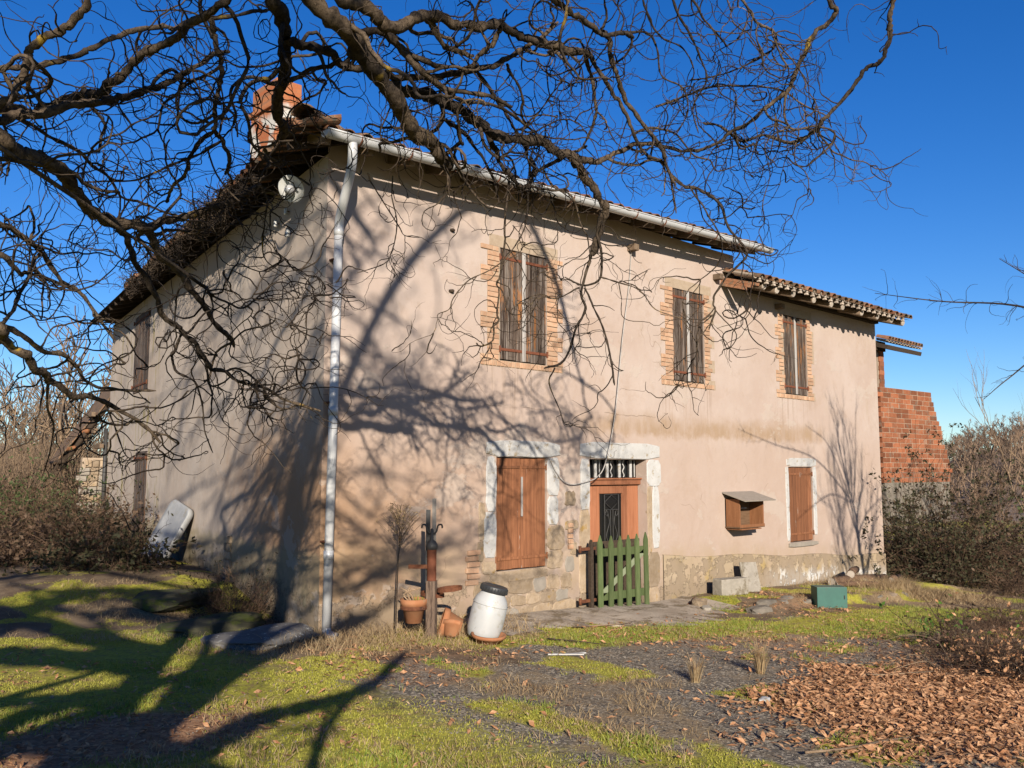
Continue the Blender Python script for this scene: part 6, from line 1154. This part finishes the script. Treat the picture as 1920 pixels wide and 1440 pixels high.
bush('bramble_bush', 'brown bramble tangle at the far right edge', gpos(17.6, -2.7), 1.6, 1.6, 200, 1700, 'brown_leaf', 'stem_brown', 4, 'brambles right of the house', .05)
bush('bramble_bush', 'dull green shrub behind the saplings at right', gpos(24.5, -1.6), 2.4, 2.6, 150, 3800, 'ivy_leaf', 'stem_brown', 5, 'brambles right of the house', .08)
bush('bramble_bush', 'low bramble tangle beside the dry grass bank', gpos(14.4, -3.0), 1.1, .8, 150, 600, 'brown_leaf', 'stem_brown', 6, 'brambles right of the house', .04)
bush('dry_bramble', 'reddish dry bramble clump at the lower right edge', gpos(4.55, -5.75), .75, .75, 330, 900, 'dead_leaf', 'stem_brown', 7, 'dry brambles along the right edge', .03, r0=.004)
bush('dry_bramble', 'dry bramble clump behind the reddish one at the right edge', gpos(5.9, -5.0), .8, .7, 260, 600, 'brown_leaf', 'stem_brown', 8, 'dry brambles along the right edge', .03, r0=.004)
bush('dry_bramble', 'farther dry bramble clump at the right edge of the grass', gpos(8.3, -4.7), 1.0, .75, 240, 500, 'brown_leaf', 'stem_brown', 9, 'dry brambles along the right edge', .03, r0=.004)
bush('dry_bramble', 'pale arching bramble canes reaching over the dead leaves', gpos(4.3, -5.3), .6, 1.0, 26, 0, None, 'twig_pale', 10, 'dry brambles along the right edge', r0=.006, droop=1.7)
bush('green_shrub', 'small bright green leafy shoots at the right edge', gpos(5.75, -4.55), .3, .75, 14, 150, 'fresh_leaf', 'stem_brown', 14, None, .035)
LB = ((5.2, 1.5, 1.0, .9, 0, 'low dark bramble in front of the leaning white panel'), (8.6, 1.3, 1.1, 1.25, 1, 'dark bramble behind the leaning white panel'), (10.8, 1.3, 1.2, 1.5, 0, 'dark bramble in front of the side door'), (13.0, 1.4, 1.3, 1.7, 2, 'ivy-green bramble below the lean-to'), (7.2, 2.7, 1.3, .95, 1, 'dark bramble left of the leaning white panel'), (9.8, 2.7, 1.4, 1.2, 1, 'brown bramble at the left edge of the grass'), (13.8, 2.6, 1.6, 1.9, 2, 'taller green bramble at the far left'), (17.5, 2.2, 1.8, 2.4, 1, 'tall brown thicket behind the lean-to'), (16.2, .9, 1.2, 2.2, 2, 'ivy mound at the foot of the rubble stub wall'))
for i, (s_, o_, rx, h_, k, lab) in enumerate(LB):
    q = side(s_, o_, 0); bush('bramble_bush', lab, gpos(q[0], q[1]), rx, h_, 170, 2400, ('bramble_leaf', 'brown_leaf', 'ivy_leaf')[k], 'stem_brown', 60+i, 'brambles along the side wall', .045)
q = side(1.75, .42, 0); bush('dry_shrub', 'dark dry twiggy shrub against the side wall near the corner', gpos(q[0], q[1]), .55, .75, 260, 500, 'bramble_leaf', 'stem_brown', 80, None, .02, r0=.003, droop=.3)
# tall dry seed-head plant left of the stand
dsx, dsy = .70, -.52; ds = thing('dry_plant', 'tall dead plant stalk with feathery seed head left of the stand', 'plant', gpos(dsx, dsy))
st_ = catmull([(0, 0, 0), (.01, .0, .4), (.03, .01, .8), (.05, .01, 1.1), (.06, .02, 1.5)], 6); MB().tube(st_, np.linspace(.010, .004, len(st_)), 6).build('stalk', 'twig', ds, True)
g = np.random.default_rng(3); N = 60; z_ = g.uniform(.98, 1.45, N); a = g.uniform(0, 6.28, N); l_ = .26*(1.55-z_)/.5+.05; P_ = np.stack([np.c_[.05+np.cos(a)*l_*k*.22, np.sin(a)*l_*k*.22, z_+l_*k*.26-.02*k*k*.4*l_] for k in range(5)], 1); V, F = tubes(P_, np.full((N, 5), .0022), 3)
i_ = g.integers(0, N, 500); c_ = P_[i_, g.integers(1, 5, 500)]+g.normal(0, .012, (500, 3)); d_ = np.stack([c_, c_+g.normal(0, .012, (500, 3)), c_+g.normal(0, .012, (500, 3))], 1).reshape(-1, 3)
o = link('seed_head', np_mesh('seed_head', V, F), 'twig_pale', ds); o['kind'] = 'stuff'; o = link('seeds', np_mesh('seeds', d_, np.arange(1500).reshape(-1, 3)), 'dry_blade', ds); o['kind'] = 'stuff'
# dry undergrowth at the left behind the house: tan reeds
g = np.random.default_rng(12); N = 5200; a = R(72)+g.random(N)*R(15); r_ = 26+g.random(N)*26; P0 = np.c_[EYE[0]+r_*np.cos(a), EYE[1]+r_*np.sin(a), np.full(N, .2)]
ln = g.uniform(1.5, 3.6, N); dr = np.c_[g.normal(0, .28, (N, 2)), np.ones(N)]; P_ = np.stack([P0+dr*(ln*k/5)[:, None]+np.array([0, 0, -.03])*(k*k)*ln[:, None]*.2+g.normal(0, .06, (N, 3)) for k in range(6)], 1); V, F = tubes(P_, np.full((N, 6), .012)*np.linspace(1, .4, 6)[None], 3)
setprops(link('dry_thicket', np_mesh('dry_thicket', V, F, True), 'twig_pale'), 'tan dry thicket behind the house at the left edge', 'thicket', kind='stuff')
# ================================================================ ground cover
def blades(name, label, cat, n, want, hmin, hmax, w, mat, seed, box=(-6, 13, -7.8, 4.5), lean=.5, power=1.0):
    g = np.random.default_rng(seed); xs, ys = [], []
    while sum(map(len, xs)) < n:
        x = g.uniform(box[0], box[1], n*2); y = g.uniform(box[2], box[3], n*2); dx, dy = x-EYE[0], y-EYE[1]; dep = dx*.687+dy*.7266; lat = dx*.7266-dy*.687
        ok = (dep > 3.2) & (np.abs(lat) < dep*.64+.3) & (g.random(n*2) < np.clip(8/dep, .15, 1)**power) & ((y < -.02) | (x*WN[0]+y*WN[1] > .02)) & (g.random(n*2) < want(x, y)); xs.append(x[ok]); ys.append(y[ok])
    x = np.concatenate(xs)[:n]; y = np.concatenate(ys)[:n]; z = ground_h(x, y); h_ = g.uniform(hmin, hmax, n); a = g.uniform(0, 6.28, n); ln_ = g.normal(0, lean, (n, 2))*h_[:, None]; wx, wy = np.cos(a)*w, np.sin(a)*w
    B0 = np.c_[x-wx, y-wy, z-.005]; B1 = np.c_[x+wx, y+wy, z-.005]; M0 = np.c_[x-wx*.7+ln_[:, 0]*.35, y-wy*.7+ln_[:, 1]*.35, z+h_*.6]; M1 = np.c_[x+wx*.7+ln_[:, 0]*.35, y+wy*.7+ln_[:, 1]*.35, z+h_*.6]; T_ = np.c_[x+ln_[:, 0], y+ln_[:, 1], z+h_]
    V = np.stack([B0, B1, M1, M0, T_], 1).reshape(-1, 3); k = np.arange(n)[:, None]*5; F = np.vstack([k+np.array([[0, 1, 2]]), k+np.array([[0, 2, 3]]), k+np.array([[3, 2, 4]])])
    return setprops(link(name, np_mesh(name, V, F), mat), label, cat, kind='stuff')
nz = lambda x, y: fbm(x*2.1+4, y*2.1, 3)
wm = lambda x, y: np.clip(layout(x, y)[1]*1.3-.15, 0, 1)*sm(.30, .5, nz(x, y))
wg = lambda x, y: np.clip(layout(x, y)[1]-.1, 0, 1)*np.maximum(sm(.52, .62, fbm(x*.9+20, y*.9, 3)), np.maximum(sm(.7, .2, seg(x, y, (2.6, -1.8), (5.4, -2.25))), sm(.9, .2, seg(x, y, (4, -3.6), (9.5, -3.2)))))
wd = lambda x, y: np.clip(layout(x, y)[3]-.2, 0, 1)*sm(.4, .6, nz(x, y))
blades('moss', 'yellow-green moss and short grass over the drive and lawn', 'moss', 110000, wm, .005, .02, .0035, 'moss_blade', 1)
blades('grass', 'fresh green grass tufts along the path and lawn', 'grass', 24000, wg, .015, .06, .003, 'grass_blade', 2)
blades('dry_grass', 'dry straw-coloured grass along the wall and bank', 'grass', 16000, wd, .02, .085, .0028, 'dry_blade', 3, lean=.9, power=.6)
def bank(x, y): return np.maximum(sm(1.9, .7, np.hypot((x-13.6)/1.6, (y+1.3)/1.0)), .22*sm(.8, .3, seg(x, y, (-.2, -.6), (2.3, -.4))))
blades('bank_grass', 'long straw-coloured grass at the wall foot and right-hand bank', 'grass', 9000, bank, .05, .22, .0032, 'dry_blade', 4, lean=.8, power=0)
def tuft(x, y, label, n=110, h_=.28):
    g = np.random.default_rng(int(x*100)); V = []; F = []
    for i in range(n):
        a, r_ = g.uniform(0, 6.28), g.random()*.05; l = h_*g.uniform(.5, 1.1); d = np.array([math.cos(a), math.sin(a)])*l*g.uniform(.1, .7); b = np.array([math.cos(a)*r_, math.sin(a)*r_]); p_ = np.array([-math.sin(a), math.cos(a)])*.003
        V += [(*(b-p_), 0), (*(b+p_), 0), (*(b+d*.4+p_*.6), l*.6), (*(b+d*.4-p_*.6), l*.6), (*(b+d), l*.95)]; k = i*5; F += [(k, k+1, k+2), (k, k+2, k+3), (k+3, k+2, k+4)]
    return setprops(link('grass_tuft', np_mesh('grass_tuft', V, F), 'dry_blade', None, gpos(x, y)), label, 'grass tuft', 'dry tufts on the drive')
tuft(1.58, -4.02, 'left dry grass tuft standing on the mossy drive'); tuft(2.42, -4.2, 'right dry grass tuft on the drive, taller and denser', 170, .34)
# fallen leaves
def leaves(name, label, n, want, seed, size, mat='dead_leaf'):
    g = np.random.default_rng(seed); xs, ys = [], []
    while sum(map(len, xs)) < n:
        x = g.uniform(-5, 9, n*3); y = g.uniform(-7.6, 1.5, n*3); dx, dy = x-EYE[0], y-EYE[1]; dep = dx*.687+dy*.7266; lat = dx*.7266-dy*.687
        ok = (dep > 3.2) & (np.abs(lat) < dep*.64+.3) & ((y < -.05) | (x < -.3)) & (g.random(n*3) < want(x, y)); xs.append(x[ok]); ys.append(y[ok])
    x = np.concatenate(xs)[:n]; y = np.concatenate(ys)[:n]; z = ground_h(x, y)+g.uniform(.006, .03, n); a = g.uniform(0, 6.28, n); u = np.c_[np.cos(a), np.sin(a), g.normal(0, .35, n)]; v = np.c_[-np.sin(a), np.cos(a), g.normal(0, .45, n)]; s_ = (size*g.uniform(.35, 1.5, n))[:, None]; w_ = s_*g.uniform(.25, .45, (n, 1)); up_ = np.c_[np.zeros((n, 2)), g.uniform(.1, .5, n)]*w_; C_ = np.c_[x, y, z]
    V = np.stack([C_-u*s_, C_+v*w_+up_, C_+u*s_, C_-v*w_+up_], 1).reshape(-1, 3); k = np.arange(n)[:, None]*4; F = np.vstack([k+np.array([[0, 1, 2]]), k+np.array([[0, 2, 3]])])
    return setprops(link(name, np_mesh(name, V, F), mat), label, 'leaves', kind='stuff')
leaves('fallen_leaves', 'carpet of brown dead leaves at the lower right', 15000, lambda x, y: np.clip(sm(2.4, 1.1, np.hypot((x-2.75)/1.15, (y+6.0)/.78)+(fbm(x*1.3, y*1.3+7, 4)-.5)*1.2), 0, 1), 5, .034)
leaves('scattered_leaves', 'brown leaves scattered over moss and drive', 7500, lambda x, y: .06+.9*layout(x, y)[2], 6, .030)
blades('straw_litter', 'flattened straw and plant litter strewn over the ground', 'litter', 22000, lambda x, y: .25+.6*sm(.4, .6, fbm(x*1.1+50, y*1.1, 4)), .004, .012, .0022, 'litter', 14, lean=5.0)
leaves('leaf_crumbs', 'small dark leaf crumbs over moss and tarmac', 9000, lambda x, y: .2+.8*sm(.42, .6, fbm(x*.9+12, y*.9+3, 4)), 16, .014, 'litter')
# loose stones on the worn asphalt
g = np.random.default_rng(8); N = 5500; x = g.uniform(-4.5, 7, N*4); y = g.uniform(-7.5, -1.2, N*4); ok = g.random(N*4) < layout(x, y)[0]*sm(.35, .6, fbm(x*1.7, y*1.7, 3)); x = x[ok][:N]; y = y[ok][:N]; N = len(x); s_ = g.uniform(.003, .010, N)[:, None]; C_ = np.c_[x, y, ground_h(x, y)+.002]
oc = np.array([[1, 0, 0], [0, 1, 0], [-1, 0, 0], [0, -1, 0], [0, 0, .8]]); rot = g.uniform(0, 6.28, N); c, s2 = np.cos(rot)[:, None], np.sin(rot)[:, None]; V = np.stack([np.c_[(o_[0]*c-o_[1]*s2), (o_[0]*s2+o_[1]*c), np.full((N, 1), o_[2])]*s_*g.uniform(.6, 1.3, (N, 3))+C_ for o_ in oc], 1).reshape(-1, 3); k = np.arange(N)[:, None]*5; F = np.vstack([k+np.array([[i, (i+1) % 4, 4]]) for i in range(4)])
setprops(link('gravel', np_mesh('gravel', V, F), 'gravel_bit'), 'loose grey gravel on the worn asphalt drive', 'gravel', kind='stuff')
